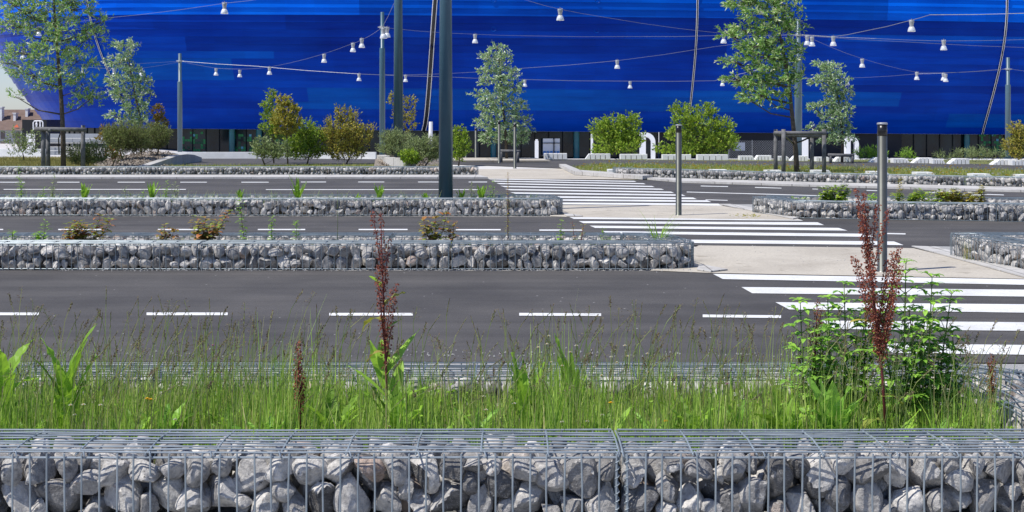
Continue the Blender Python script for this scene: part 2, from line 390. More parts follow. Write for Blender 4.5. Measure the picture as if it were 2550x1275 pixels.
# ------------------------------------------------------------------ stones
def stone_mesh(name, sub, seed):
    import bmesh
    rr = random.Random(seed)
    bm = bmesh.new(); bmesh.ops.create_icosphere(bm, subdivisions=sub, radius=1)
    planes = []
    for i in range(rr.randint(7, 10)):
        n = Vector((rr.gauss(0, 1), rr.gauss(0, 1), rr.gauss(0, 1))).normalized(); planes.append((n, rr.uniform(0.52, 1.0)))
    off = Vector((seed * 3.1, seed * 1.7, 0))
    sc = Vector((rr.uniform(1.0, 1.5), rr.uniform(0.8, 1.15), rr.uniform(0.7, 1.0)))
    for v in bm.verts:
        d = v.co.normalized(); r = 0.0; acc = 0.0
        for n, q in planes:
            c = n.dot(d)
            if c > 0.05: acc += (c / q) ** 44
        r = acc ** (-1 / 44) if acc > 0 else 1.2
        r = min(r, 1.12) * (1 + 0.05 * mnoise.noise(d * 1.8 + off) + 0.03 * (0.4 - abs(mnoise.noise(d * 3.2 + off)) * 1.6) + 0.045 * (0.4 - abs(mnoise.noise(d * 6 + off)) * 1.6) + 0.016 * mnoise.noise(d * 14 + off))
        v.co = Vector((d.x * sc.x, d.y * sc.y, d.z * sc.z)) * r
    mx = sorted(v.co.length for v in bm.verts)[-len(bm.verts) // 12]
    for v in bm.verts: v.co /= mx
    me = bpy.data.meshes.new(name); bm.to_mesh(me); bm.free()
    me.materials.append(M['stone'])
    me.polygons.foreach_set('use_smooth', [True] * len(me.polygons)); me.set_sharp_from_angle(angle=R(24))
    return me
ST_HI = [stone_mesh("stone", 4, i + 1) for i in range(12)]
ST_MD = [stone_mesh("stone", 3, i + 41) for i in range(10)]
ST_LO = [stone_mesh("stone", 2, i + 71) for i in range(8)]
def arr(me):
    v = np.zeros(len(me.vertices) * 3); me.vertices.foreach_get('co', v)
    return v.reshape(-1, 3), [tuple(p.vertices) for p in me.polygons]
LO = [arr(m_) for m_ in ST_LO]

GH, GT = 0.263, 0.40
def pack(L, r0, r1, seed, t0=0.0):
    """spheres relaxed in a box L x GT x GH"""
    rng = np.random.default_rng(seed)
    r = rng.uniform(r0, r1, 4000)
    vol = np.cumsum(4 / 3 * math.pi * r ** 3); n = int(np.searchsorted(vol, L * GT * GH * 0.76)); r = r[:n]
    p = rng.uniform([0, 0, 0], [L, GT, GH], (n, 3))
    for it in range(110):
        d = p[:, None, :] - p[None, :, :]; dist = np.linalg.norm(d, axis=2) + 1e-6
        ov = (r[:, None] + r[None, :]) - dist; np.fill_diagonal(ov, 0); ov = np.maximum(ov, 0)
        p += (d / dist[:, :, None] * ov[:, :, None]).sum(1) * 0.3
        p[:, 2] -= 0.0008
        for k, mx in enumerate((L, GT, GH - 0.012)):
            p[:, k] = np.clip(p[:, k], r * 1.0, np.maximum(r, mx - r * 1.0))
    return p, r

class Path:
    def __init__(s, pts, rad=0.42):
        out = []
        P = [Vector((p[0], p[1])) for p in pts]
        out.append(P[0])
        for i in range(1, len(P) - 1):
            a = (P[i - 1] - P[i]); b_ = (P[i + 1] - P[i]); la, lb = a.length, b_.length
            a.normalize(); b_.normalize(); r = min(rad, la * 0.45, lb * 0.45)
            p0 = P[i] + a * r; p1 = P[i] + b_ * r
            for k in range(9):
                t = k / 8; out.append(p0 * (1 - t) ** 2 + P[i] * 2 * t * (1 - t) + p1 * t * t)
        out.append(P[-1]); s.p = out; s.s = [0]
        for i in range(1, len(out)): s.s.append(s.s[-1] + (out[i] - out[i - 1]).length)
        s.L = s.s[-1]
    def at(s, q):
        q = min(max(q, 0), s.L - 1e-6)
        import bisect
        i = bisect.bisect_right(s.s, q) - 1; i = min(i, len(s.p) - 2)
        t = (q - s.s[i]) / max(1e-9, s.s[i + 1] - s.s[i])
        return s.p[i].lerp(s.p[i + 1], t)
    def n(s, q):
        d = (s.at(q + 0.05) - s.at(q - 0.05)).normalized(); return Vector((-d.y, d.x))
    def w(s, q, t, z): a = s.at(q) + s.n(q) * t; return (a.x, a.y, z)
    def ang(s, q): d = s.at(q + 0.05) - s.at(q - 0.05); return math.atan2(d.y, d.x)
PACKS = {}
def basket(path, s0, s1, label, group, lod, rs=(0.045, 0.085), bar=0.066, wr=0.0036, wn=5, prune=True):
    o = path.at((s0 + s1) / 2)
    root = thing("gabion_basket", label, "gabion basket", (o.x, o.y, 0), group)
    mbw = MB(); rr = random.Random(int(s0 * 100) + int(o.y * 10))
    sg = 0.25 if lod < 2 else 0.6
    L = s1 - s0; jit = lambda a=0.0015: rr.uniform(-a, a)
    nseg = max(1, round(L / sg))
    qs_ = [s0 + 0.012 + (L - 0.024) * i / nseg for i in range(nseg + 1)]
    def long(t, z, r=wr, a=0.0016): mbw.tube([path.w(q, t + jit(a), z + jit(a)) for q in qs_], r, wn)
    for t in (0.0, GT):
        long(t, GH - 0.012, wr * 1.15); long(t, 0.012, wr * 1.15)
    nb = max(2, round(L / bar))
    for i in range(nb + 1):
        q = s0 + 0.02 + (L - 0.04) * i / nb + jit(0.003)
        for t in (-wr * 1.6, GT + wr * 1.6):
            if lod == 2 and t > 0: continue
            mbw.tube([path.w(q, t, 0.0), path.w(q + jit(0.003), t + jit(0.004), GH * 0.5), path.w(q + jit(0.003), t, GH + 0.004)], wr, wn)
    nt_ = 9 if lod == 0 else (7 if lod == 1 else 4)
    for i in range(nt_):
        long(0.012 + (GT - 0.024) * i / (nt_ - 1), GH + 0.006, wr, 0.0025)
    for i in range(nseg + 1):
        q = qs_[i] + jit(0.01)
        mbw.tube([path.w(q, -0.004, GH), path.w(q, GT / 2, GH + 0.012), path.w(q, GT + 0.004, GH)], wr, wn)
    # end panels and binding coils
    for q in (s0 + 0.018, s1 - 0.018):
        for k in range(6):
            mbw.tube([path.w(q, GT * k / 5, 0.005), path.w(q, GT * k / 5, GH)], wr, wn)
        if lod < 2:
            mbw.tube([path.w(q + 0.008 * math.cos(a * 1.3), -0.004 + 0.008 * math.sin(a * 1.3), 0.01 + a * (GH - 0.02) / 40) for a in range(41)], wr * 0.7, 4)
    if lod < 2:
        for i in range(nseg + 1):
            q = qs_[i] + jit(0.02)
            mbw.tube([path.w(q + 0.004 * k, 0.004 + 0.013 * math.cos(k * 1.1), GH - 0.003 + 0.014 * math.sin(k * 1.1)) for k in range(7)], wr * 0.8, 4)
    mbw.obj("wire_cage", M['wirenear' if lod == 0 else 'wire'], root)
    key = (round(L, 1), rs, (int(s0 * 7)) % 5 if lod < 2 else int(s0) % 3)
    if key not in PACKS: PACKS[key] = pack(L, rs[0], rs[1], abs(hash(key)) % 9999 if False else int(round(L * 10)) + key[2] * 17 + int(rs[0] * 1000))
    p, r = PACKS[key]
    order = np.argsort(p[:, 1] - 0.9 * np.maximum(0, p[:, 2] - 0.1))
    meshes = (ST_HI, ST_MD, ST_LO)[lod]
    fill = MB(); cnt = 0
    for k in order:
        if p[k, 0] > L: continue
        x, t, z = p[k]; q = s0 + x
        a = path.w(q, t, z); sc = r[k] * rr.uniform(1.02, 1.2)
        rot = (rr.uniform(0, 6.28), rr.uniform(0, 6.28), rr.uniform(0, 6.28))
        if lod < 2 and cnt < 98:
            ob = bpy.data.objects.new("stone", rr.choice(meshes)); COL.objects.link(ob); ob.parent = root
            ob.location = (a[0] - o.x, a[1] - o.y, a[2]); ob.rotation_euler = rot; ob.scale = (sc, sc, sc); cnt += 1
        else:
            v, f = rr.choice(LO)
            from mathutils import Euler
            Rm = np.array(Euler(rot).to_matrix())
            vv = (v @ Rm.T) * sc + np.array(a)
            fill.add(vv.tolist(), f)
    if fill.f:
        fo = fill.obj("stone_fill", M['stone'], root, smooth=True); fo['kind'] = 'stuff'
    return root
def gabions(path, seams, row, lod, group, **k):
    for i, (a, b_) in enumerate(zip(seams[:-1], seams[1:])):
        basket(path, a, b_, row[i], group, lod, **k)

# nearest bed: front row, end cap and back row
pa = Path([(-2.14, 5.2), (2.60, 5.2), (2.55, 7.16), (-4.85, 7.16)], 0.42)
basket(pa, 0, 2.55, "nearest large-stoned gabion basket along the bottom edge, left of the wire seam", "gabion baskets of the nearest bed", 0, wr=0.0038, wn=7, rs=(0.034, 0.082))
basket(pa, 2.55, 4.55, "nearest large-stoned gabion basket along the bottom edge, right of the wire seam", "gabion baskets of the nearest bed", 0, wr=0.0038, wn=7, rs=(0.034, 0.082))
basket(pa, 4.55, 6.3, "end basket closing the grassy bed beside the nearest crosswalk", "gabion baskets of the nearest bed", 1)
basket(pa, 6.3, 8.85, "gabion basket behind the tall red dock and green leafy weeds", "gabion baskets of the nearest bed", 1)
basket(pa, 8.85, 11.4, "gabion basket behind the middle of the tall grass", "gabion baskets of the nearest bed", 1)
basket(pa, 11.4, 13.8, "gabion basket behind the left part of the tall grass", "gabion baskets of the nearest bed", 1)
# second bed
pc = Path([(-5.75, 14.25), (1.95, 14.25), (1.72, 15.66), (-7.2, 15.66)], 0.42)
gabions(pc, [0, 2.55, 5.12, 7.67, 9.3, 11.85, 14.4, 17.2], [
    "leftmost front basket of the second bed, under the leafy red saplings", "front basket of the second bed under the middle red sapling, between two seams",
    "long front basket of the second bed next to the paved refuge", "rounded end basket of the second bed beside the beige refuge",
    "rear basket of the second bed near its rounded end", "rear basket in the middle of the second bed", "rear basket at the left of the second bed"], 1, "gabion baskets of the second bed")
# third bed
pg = Path([(-9.32, 22.6), (0.86, 22.6), (0.68, 24.1), (-9.6, 24.1)], 0.3)
gabions(pg, [0, 2.5, 5.05, 7.58, 10.1], [
    "leftmost front basket of the third bed below the green weeds", "front basket of the third bed, second from the left",
    "front basket of the third bed under the yellow-green weeds, left of the thick pole", "front basket of the third bed at the foot of the thick dark pole"], 1, "gabion baskets of the third bed")
gabions(pg, [10.1, 11.7], ["short end basket of the third bed facing the long crosswalk"], 1, "gabion baskets of the third bed")
gabions(pg, [11.7, 14.6, 17.5, pg.L], ["rear basket of the third bed behind the thick pole", "rear basket at the middle of the third bed", "rear basket at the left of the third bed"], 2, "gabion baskets of the third bed")
# fourth row on the left (far side of the widest road)
pi_ = Path([(-15.6, 39.4), (-0.93, 39.4), (-1.1, 40.2)], 0.2)
gabions(pi_, [0, 2.5, 5.0, 7.5, 10.0, 12.5, pi_.L], [
    "far gabion basket in front of the wooden tree stakes at the left edge", "far gabion basket below the mulch bank",
    "far gabion basket below the concrete ramp kerb", "far gabion basket in front of the bronze shrubs", "far gabion basket in front of the mulch heap and grey-green shrubs",
    "last far gabion basket beside the paved crossing, right of the thick pole"], 2, "gabion baskets across the widest road", bar=0.08, wr=0.004, wn=4)
# row on the right (far side)
q = [G(1536, 443), G(1700, 448), G(1950, 456.5), (G(2250, 464)), G(2700, 475)]
pj = Path([(q[0][0] - 0.05, q[0][1] + 0.8)] + [(a[0], a[1]) for a in q], 0.2)
n = int(pj.L / 2.5); sm = [pj.L * i / n for i in range(n + 1)]
gabions(pj, sm, [f"gabion basket in the long far row right of the crossing, {ordn(i)} from the crossing" for i in range(n)], 2, "gabion baskets of the far row right of the crossing", bar=0.08, wr=0.004, wn=4)
# right bed between second and third roads
q0, q1, q2, q3 = G(1873, 530), G(1978, 544), G(2300, 549.5), G(2780, 557)
ph = Path([(q0[0] + 3.5, q0[1] + 0.4), (q0[0] + .1, q0[1] + .35), (q0[0], q0[1]), (q1[0], q1[1]), (q2[0], q2[1]), (q3[0], q3[1])], 0.2)
LH = ph.L
gabions(ph, [3.6, 4.8, 4.8 + (LH - 4.8) / 3, 4.8 + (LH - 4.8) * 2 / 3, LH], ["slanted end basket of the bed with white-flowered shrubs", "front basket of the bed with white-flowered shrubs, behind the nearest bollard",
    "front basket of the white-flowered bed carrying a small white tag", "front basket of the white-flowered bed at the right edge"], 1, "gabion baskets of the white-flowered bed")
prr = Path([(q3[0], 23.0), (q0[0] + 0.3, 23.75)], 0.2)
gabions(prr, [0, 1.6, 3.2, prr.L], ["rear basket of the white-flowered bed at the right edge", "rear basket in the middle of the white-flowered bed", "rear basket of the white-flowered bed next to its slanted end"], 2, "gabion baskets of the white-flowered bed")
# bed at the right edge
q0, q1 = G(2424, 655), G(2600, 682)
pf = Path([(7.2, q0[1] + 0.75), (q0[0] - 0.06, q0[1] + 0.75), (q0[0], q0[1]), (q1[0], q1[1])], 0.2)
gabions(pf, [0, 2.0, pf.L], ["rear gabion basket of the bed cut by the right edge", "slanted end basket of light stones at the right edge beside the refuge"], 1, "gabion baskets of the right edge bed")
# white tag on the basket
t_ = MB(); c = AT(2371, 522, 21.45)
t_.add([(c.x - .045, c.y - .03, c.z - .06), (c.x + .04, c.y - .025, c.z - .055), (c.x + .05, c.y - .03, c.z + .05), (c.x - .035, c.y - .02, c.z + .055),
        (c.x - .045, c.y - .027, c.z - .06), (c.x + .04, c.y - .022, c.z - .055), (c.x + .05, c.y - .027, c.z + .05), (c.x - .035, c.y - .017, c.z + .055)],
       [(0, 1, 2, 3), (7, 6, 5, 4), (0, 4, 5, 1), (1, 5, 6, 2), (2, 6, 7, 3), (3, 7, 4, 0)])
tag(t_.obj("paper_tag", M['white']), "small white tag tied to the front of a gabion basket", "tag")

# ------------------------------------------------------------------ bollards
def bollard(px, ytop, d, label, rad=0.0485, far=False):
    z0 = terrain(0, d); top = H - (ytop - HY) * d / FPX; x = (px - CX) * d / FPX; hh = top - z0
    root = thing("bollard", label, "bollard", (x, d, z0), "metal bollards along the crossing")
    a = MB(); a.lathe((x, d, z0), [(rad * 1.25, 0.0), (rad * 1.25, 0.014), (rad, 0.016), (rad, hh * 0.91)], 24); a.obj("post", M['bollard'], root, True)
    c = MB(); c.lathe((x, d, z0), [(rad * 1.015, hh * 0.911), (rad * 1.015, hh * 0.985)], 24); c.obj("black_band", M['black'], root, True)
    e = MB(); e.lathe((x, d, z0), [(rad * 1.1, hh * 0.986), (rad * 1.1, hh * 0.996), (rad * 0.9, hh)], 24); e.obj("cap", M['lampgrey'], root, True)
bollard(2197, 305, 14.0, "nearest steel bollard with a black band, behind the tall red dock")
bollard(1690, 310, 22.6, "steel bollard standing on the refuge in the middle of the crossing")
bollard(1282, 306, 46.3, "dark far bollard at the crossing's end, in front of the silvery tree", 0.05)
bollard(1243, 300, 52.5, "far bollard just left of its neighbour in front of the silvery tree", 0.05)
bollard(1185, 318, 58, "small far bollard near the glass entrance, left of the silvery tree", 0.05)
bollard(1160, 338, 70, "smallest pale bollard beside the shrub right of the thick pole", 0.05)

# ------------------------------------------------------------------ poles
def pole(px, ytop, d, wpx, base_z, label, ytap=None, yband=None, mat='polepaint', wtop=None, group="dark lighting masts"):
    x = (px - CX) * d / FPX; zt = H - (ytop - HY) * d / FPX; r = wpx * d / FPX / 2; rt = (wtop or wpx * 0.85) * d / FPX / 2
    root = thing("light_mast", label, "light mast", (x, d, base_z), group)
    a = MB(); hh = zt - base_z
    if ytap:
        zs = H - (ytap - HY) * d / FPX - base_z
        a.lathe((x, d, base_z), [(r * 1.0, 0), (r, zs), (r * 0.98, zs + 0.03), (rt, zs + 0.05), (rt, hh - 0.02), (rt * 0.8, hh)], 24)
    else:
        a.lathe((x, d, base_z), [(r, 0), (rt, hh - 0.02), (rt * 0.8, hh)], 32)
    a.obj("shaft", M[mat], root, True)
    if yband:
        zb = H - (yband - HY) * d / FPX - base_z
        c = MB(); c.lathe((x, d, base_z), [(rt * 1.25, zb - 0.06), (rt * 1.35, zb - 0.05), (rt * 1.35, zb + 0.05), (rt * 1.25, zb + 0.06)], 20)
        c.tube([(x - rt * 2.2, d, base_z + zb), (x + rt * 2.2, d, base_z + zb)], 0.03, 6)
        c.obj("cable_collar", M['lampgrey'], root)
    f = MB(); f.lathe((x, d, base_z), [(r * 1.6, 0), (r * 1.6, 0.03), (r * 1.02, 0.035)], 24); f.obj("foot_plate", M[mat], root)
    return root
pole(1110, -420, 23.35, 36.5, 0.14, "thickest dark grey-blue mast standing in the third bed", wtop=25)
# oblong marker on the near mast
pole(992, -260, 50, 25, 0, "tall dark mast just left of the thickest one, rising out of shrubs", wtop=18)
pole(952, 30, 67, 14, terrain(-6, 67), "slim mast with two lamps at its collar, left of the pair of tall masts", 121, 68, wtop=10)
pole(448, 133, 100, 12, terrain(-20, 100), "short slim mast at the left in front of the green mosaic glass", 204, 152, 'polelight', 8.5)
pole(1988, 48, 72, 18, terrain(15, 72), "mast half hidden behind the staked tree on the right", 150, 87, 'polelight', 11)
pole(2510, 143, 95, 13, terrain(34, 95), "short slim mast near the right edge in front of the stadium", 212, 172, 'polelight', 9)

# ------------------------------------------------------------------ cables and lamps
def cable(pts, label, r=0.007):
    P = [AT(px, py, d) for px, py, d in pts]
    m_ = MB(); path = []
    for a, b_ in zip(P[:-1], P[1:]):
        n_ = max(2, int((b_ - a).length / 3))
        for k in range(n_):
            t = k / n_; q = a.lerp(b_, t); q.z -= 0.02 * (b_ - a).length * t * (1 - t); path.append(q)
    path.append(P[-1]); m_.tube(path, r, 5)
    tag(m_.obj("overhead_cable", M['cable']), label, "cable", "overhead lamp cables")
cable([(448, 152, 100), (640, 165, 98), (890, 184, 96), (1100, 191, 96), (1307, 198, 98), (1569, 202, 98), (1780, 201, 98), (1835, 186, 98), (1988, 150, 96)], "long bright cable crossing low from the short left mast to the staked tree", 0.012)
cable([(448, 153, 100), (538, 170, 100), (597, 172, 99), (671, 167, 92), (807, 134, 82), (879, 108, 80), (901, 99, 76), (952, 68, 67)], "cable climbing from the short left mast to the slim mast with two lamps")
cable([(448, 152, 100), (350, 158, 98), (240, 163, 96), (120, 150, 85), (57, 125, 78)], "cable from the short left mast into the large tree")
cable([(448, 154, 100), (352, 170, 95), (284, 171, 95), (206, 166, 100)], "sagging cable with two lamps behind the small silvery tree on the left")
cable([(760, -22, 55), (559, 8, 64), (250, 46, 72), (96, 66, 76)], "thin cable high over the left half")
cable([(952, 68, 67), (985, 0, 60), (992, -16, 50)], "short steep cable between the slim mast and its tall neighbour")
cable([(952, 68, 67), (1183, 85, 78), (1300, 89, 80), (1600, 91, 80), (1802, 88, 75), (1988, 87, 72)], "nearly level cable from the slim mast to the mast behind the staked tree")
cable([(1200, -30, 50), (1310, 0, 56), (1395, 23, 60), (1500, 42, 62), (1780, 81, 70), (1988, 86, 72)], "cable descending from the top middle to the mast behind the staked tree")
cable([(960, 186, 96), (1100, 184, 92), (1300, 170, 86), (1537, 151, 82), (1780, 116, 76), (1988, 88, 72)], "cable rising gently to the mast behind the staked tree")
cable([(1988, 85, 72), (2075, 91, 72), (2150, 78, 66), (2270, 50, 60), (2315, 37, 58), (2560, 33, 55)], "cable rising to the upper right corner", 0.013)
cable([(1988, 87, 72), (2180, 96, 70), (2350, 102, 69), (2600, 97, 68)], "level cable at the right carrying one lamp")
cable([(1988, 88, 72), (2250, 104, 72), (2600, 120, 72)], "bare cable sloping down towards the right edge")
cable([(1988, 88, 72), (2030, 100, 73), (2147, 146, 82), (2283, 180, 92), (2400, 180, 94), (2510, 172, 95)], "cable descending to the short slim mast near the right edge")
cable([(1980, 196, 108), (2110, 194, 106), (2283, 184, 96), (2355, 182, 95), (2510, 171, 95)], "lowest cable at the right, reaching the short slim mast")
cable([(2510, 171, 95), (2600, 182, 90)], "cable leaving the short slim mast past the right edge")

def lantern_proto():
    root = thing("hanging_lamp", "", "hanging lamp", (0, 0, 0), "bell-shaped lamps hanging on the cables")
    a = MB(); a.lathe((0, 0, 0), [(0.09, -0.03), (0.115, -0.05), (0.108, -0.10), (0.088, -0.2), (0.082, -0.27), (0.09, -0.30)], 16)
    for k in range(6):
        an = k * math.pi / 3; a.box((0.1 * math.cos(an) - .008, 0.1 * math.sin(an) - .008, -0.07), (0.1 * math.cos(an) + .008, 0.1 * math.sin(an) + .008, 0.0))
    a.obj("housing", M['lampgrey'], root, True)
    b_ = MB(); b_.lathe((0, 0, 0), [(0.092, -0.302), (0.12, -0.34), (0.15, -0.42), (0.168, -0.50), (0.163, -0.515), (0.14, -0.5)], 20); b_.obj("shade", M['diffuser'], root, True)
    h = MB(); h.tube([(0, 0, -0.05), (0, 0, 0.05)], 0.02, 6); h.obj("hook", M['cable'], root)
    return root
LAMPS = [(559, 20, 29, ""), (538, 179, 18, ""), (597, 183, 18, ""), (671, 176, 20, ""), (807, 145, 22, ""), (879, 118, 23, ""), (901, 107, 24, ""), (955, 82, 28, ""), (964, 80, 26, ""),
         (894, 192, 19, ""), (1010, 195, 18, ""), (1183, 96, 23, ""), (1395, 36, 30, ""), (1537, 160, 22, ""), (1307, 207, 18, ""), (1569, 211, 18, ""), (1802, 96, 24, ""),
         (1835, 195, 18, ""), (1799, 205, 18, ""), (1862, 206, 17, ""), (2010, 100, 25, ""), (2022, 103, 24.5, ""), (2075, 102, 25, ""), (2147, 157, 22, ""), (2270, 64, 30, ""),
         (2350, 112, 26, ""), (2283, 189, 20, ""), (2349, 191, 19, ""), (2355, 194, 20, ""), (2110, 203, 18, ""), (352, 180, 19, ""), (284, 180, 19, ""), (206, 175, 17, ""), (57, 137, 23, ""), (96, 78, 23, ""), (1896, 22, 28, "")]
LAMPS.sort(key=lambda a: a[0])
proto = None
for i, (px, py, hp, _) in enumerate(LAMPS):
    d = 1800 / hp; c = AT(px, py - hp / 2, d)
    lab = f"white bell-shaped lamp on an overhead cable, {ordn(i)} lamp counting from the left edge"
    if proto is None: proto = lantern_proto(); proto.location = c; proto['label'] = lab
    else: copy_thing(proto, c, lab)

# ------------------------------------------------------------------ stadium
def stadium():
    rr = random.Random(21)
    root = thing("stadium", "huge bulging blue stadium with banded shiny cladding and dark glass ground floor", "stadium", (0, 175, -2.3))
    pts = []
    x, y, s = -8.5, 150.0, 0.0; right = []
    ds = 0.5
    while s < 110:
        al = 0.002 * s if s < 75 else 0.15 + (s - 75) * 0.035
        right.append((x, y, al)); x += math.cos(al) * ds; y += math.sin(al) * ds; s += ds
    x, y, s = -8.5, 150.0, 0.0; left = []
    while s < 85:
        al = -0.0035 * s if s < 27 else -0.0945 - (s - 27) * 0.043
        al = max(al, -2.6)
        x -= math.cos(al) * ds; y -= math.sin(al) * ds; s += ds; left.append((x, y, al))
    plan = left[::-1] + right
    plan = plan[::3]
    def e(h): return 7.5 * math.sin(min(1.0, max(0, h) / 15) * math.pi / 2) - (0 if h < 17 else (h - 17) ** 2 * 0.045)
    def zb(x): return 0.72 - 0.0072 * (x + 8.5)
    def pt(i, h, off=0.0):
        x, y, al = plan[i]; n = (math.sin(al), -math.cos(al)); k = e(h) + off
        return (x + n[0] * k, y + n[1] * k, zb(x) + h)
    def px(i): x, y, al = plan[i]; return CX + x * FPX / y
    # cladding tints
    tints = [(0.0005, 0.0342, 0.320), (0.0005, 0.0451, 0.380), (0.0005, 0.0634, 0.410), (0.0005, 0.0634, 0.360), (0.0005, 0.0256, 0.250), (0.0005, 0.1037, 0.620), (0.0005, 0.1074, 0.430), (0.0005, 0.0390, 0.340)]
    mats = []
    for k, t in enumerate(tints):
        m, nt, b = base_mat("cladding_blue", 0.3, 0.0, 0.05)
        v = coords(nt); mp = nt.nodes.new("ShaderNodeMapping"); mp.inputs["Scale"].default_value = (0.12, 0.12, 1.4); nt.links.new(v, mp.inputs[0])
        n_ = noise(nt, 1.0, 4, 0.6, mp.outputs[0]); n2 = noise(nt, 0.12, 3, 0.5, v)
        c = mixc(nt, t, ramp(nt, n_, [(0.35, (0.82, 0.82, 0.86)), (0.65, (1.15, 1.18, 1.12))]), 1, 'MULTIPLY')
        c = mixc(nt, c, ramp(nt, n2, [(0.35, (0.85, 0.8, 0.9)), (0.65, (1.15, 1.2, 1.1))]), 1, 'MULTIPLY')
        gi = nt.nodes.new('ShaderNodeNewGeometry'); c = mixc(nt, c, ramp(nt, gi.outputs['Random Per Island'], [(0, (.95, .95, .95)), (1, (1.05, 1.05, 1.05))]), 1, 'MULTIPLY')
        nt.links.new(c, b.inputs["Base Color"]); 
        bump(nt, b, n_, 0.25, 0.08)
        mats.append(m)
    fa = MB(); N = len(plan); rows = 38; rh = 0.74
    # lots of rows and columns sharing one tint
    lot = []; r_ = 0
    hts = [1, 2, 1, 2, 1, 3, 1, 2, 1, 2, 3, 1, 2, 1, 2, 1, 3, 2]
    pal_low = [0, 7, 4, 0, 3, 7, 1]; pal_mid = [0, 1, 7, 0, 4, 7, 2]; pal_top = [5, 2, 5, 6, 5, 2]  # panel tints; upper palettes lighter, painting in the sky light on the bulge
    li = 0
    tint = [[0] * N for _ in range(rows)]
    while r_ < rows:
        hh = hts[li % len(hts)]; i = 0; prev = -1
        while i < N:
            ln = rr.randint(16, 52); pal = pal_low if r_ < 9 else (pal_mid if r_ < 16 else pal_top)
            t = rr.choice(pal)
            while t == prev: t = rr.choice(pal)
            prev = t
            for q in range(r_, min(rows, r_ + hh)):
                for j in range(i, min(N, i + ln)): tint[q][j] = t
            i += ln
        r_ += hh; li += 1
    for q in range(rows):
        h0, h1 = q * rh, (q + 1) * rh
        for i in range(N - 1):
            a, b_, c, d = pt(i, h0, 0.10), pt(i + 1, h0, 0.10), pt(i + 1, h1, -0.02), pt(i, h1, -0.02)
            fa.add([a, b_, c, d], [(0, 1, 2, 3)], tint[q][i])
            c2, d2 = pt(i + 1, h1, 0.10), pt(i, h1, 0.10)
            fa.add([d, c, c2, d2], [(0, 1, 2, 3)], tint[q][i])
    # roof and soffit
    topz = [pt(i, rows * rh, -0.02) for i in range(N)]
    cen = (5, 200, rows * rh + 2)
    for i in range(N - 1): fa.add([topz[i], topz[i + 1], cen], [(0, 1, 2)], 4)
    fo = fa.obj("cladding", mats, root)
    so = MB()
    for i in range(N - 1):
        x0, y0, a0 = plan[i]; x1, y1, a1 = plan[i + 1]
        k = -2.0
        p0 = (x0 + math.sin(a0) * k, y0 - math.cos(a0) * k, zb(x0) - 0.01); p1 = (x1 + math.sin(a1) * k, y1 - math.cos(a1) * k, zb(x1) - 0.01)
        so.add([pt(i, 0, 0.06)[:2] + (zb(x0) - 0.01,), pt(i + 1, 0, 0.06)[:2] + (zb(x1) - 0.01,), p1, p0], [(3, 2, 1, 0)])
    so.obj("soffit", M['black'], root)
    # ribs running up the cladding
    def rib(pxw, r0, label, pxt):
        i = min(range(N), key=lambda k: abs(px(k) - pxw) + (0 if plan[k][2] > -1.3 else 999))
        x, y, al = plan[i]; t = Vector((math.cos(al), math.sin(al), 0)); hs = [k * 0.7 for k in range(0, 34)]
        base = [Vector(pt(i, h, 0.14)) for h in hs]
        q_ = base[20]; ln = ((pxt - CX) * q_.y / FPX - q_.x) / max(.3, math.cos(al))
        base = [p + t * ln * min(1.0, h / 14) ** .7 for p, h in zip(base, hs)]
        c = MB(); c.tube([p for p in base], r0 * 0.8, 6); o = c.obj("cladding_rib", M['black'], root); o['label'] = label
        for sgn in (-1, 1):
            w_ = MB(); w_.tube([p + t * sgn * r0 * 0.95 + Vector((math.sin(al), -math.cos(al), 0)) * 0.03 for p in base], min(r0 * 0.3, 0.045), 6); w_.obj("edge_strip", M['block'], o)
        return i
    ir = rib(1071, 0.22, "thick black rib between pale edges", 1085); rib(1712, 0.085, "thin pale rib", 1737); rib(2458, 0.10, "curving pale rib at the right", 2507); rib(345, 0.08, "pale rib on the curved corner", 212)
    x, y, al = plan[ir]; f = MB(); bx = AT(1073, 303, 146); f.tube([(bx.x, 146, bx.z), (bx.x - 0.05, 146, AT(1073, 372, 146).z)], [0.2, 0.24], 12); f.obj("rib_foot", M['white'], root)
    # ground floor wall
    m, nt, b = base_mat("dark_glass", 0.08, 0, 0.3); v = coords(nt)
    nt.links.new(ramp(nt, noise(nt, 0.5, 3, 0.5, v), [(0.4, (0.003, 0.008, 0.011)), (0.6, (0.012, 0.028, 0.032))]), b.inputs["Base Color"]); glass = m
    teal = simple("teal_glass", (0.005, 0.10, 0.12), (0.01, 0.17, 0.19), 1, 0.2)
    dark = simple("charcoal_wall", (0.012, 0.013, 0.017), (0.022, 0.023, 0.028), 0.6, 0.7)
    frame = simple("dark_frames", (0.008, 0.010, 0.012), (0.014, 0.017, 0.02), 2, 0.5, spec=.2)
    green = [simple("mosaic_green", (0.01, 0.16, 0.04), (0.02, 0.25, 0.06), 2, 0.5), simple("mosaic_dark_green", (0.003, 0.05, 0.02), (0.006, 0.09, 0.035), 2, 0.5), simple("mosaic_cyan", (0.08, 0.3, 0.38), (0.1, 0.36, 0.45), 2, 0.5)]
    def wpt(i, off, z): x, y, al = plan[i]; return (x + math.sin(al) * off, y - math.cos(al) * off, z)
    gl = MB(); dk = MB(); fr = MB(); ms = [MB()]; last = None; mlast = 0
    def flush():
        if gl.f: gl.obj("glass_front", glass, root); gl.__init__()
        if dk.f: dk.obj("base_wall", dark, root); dk.__init__()
        if fr.f: fr.obj("window_frames", frame, root); fr.__init__()
    GZ = -2.6
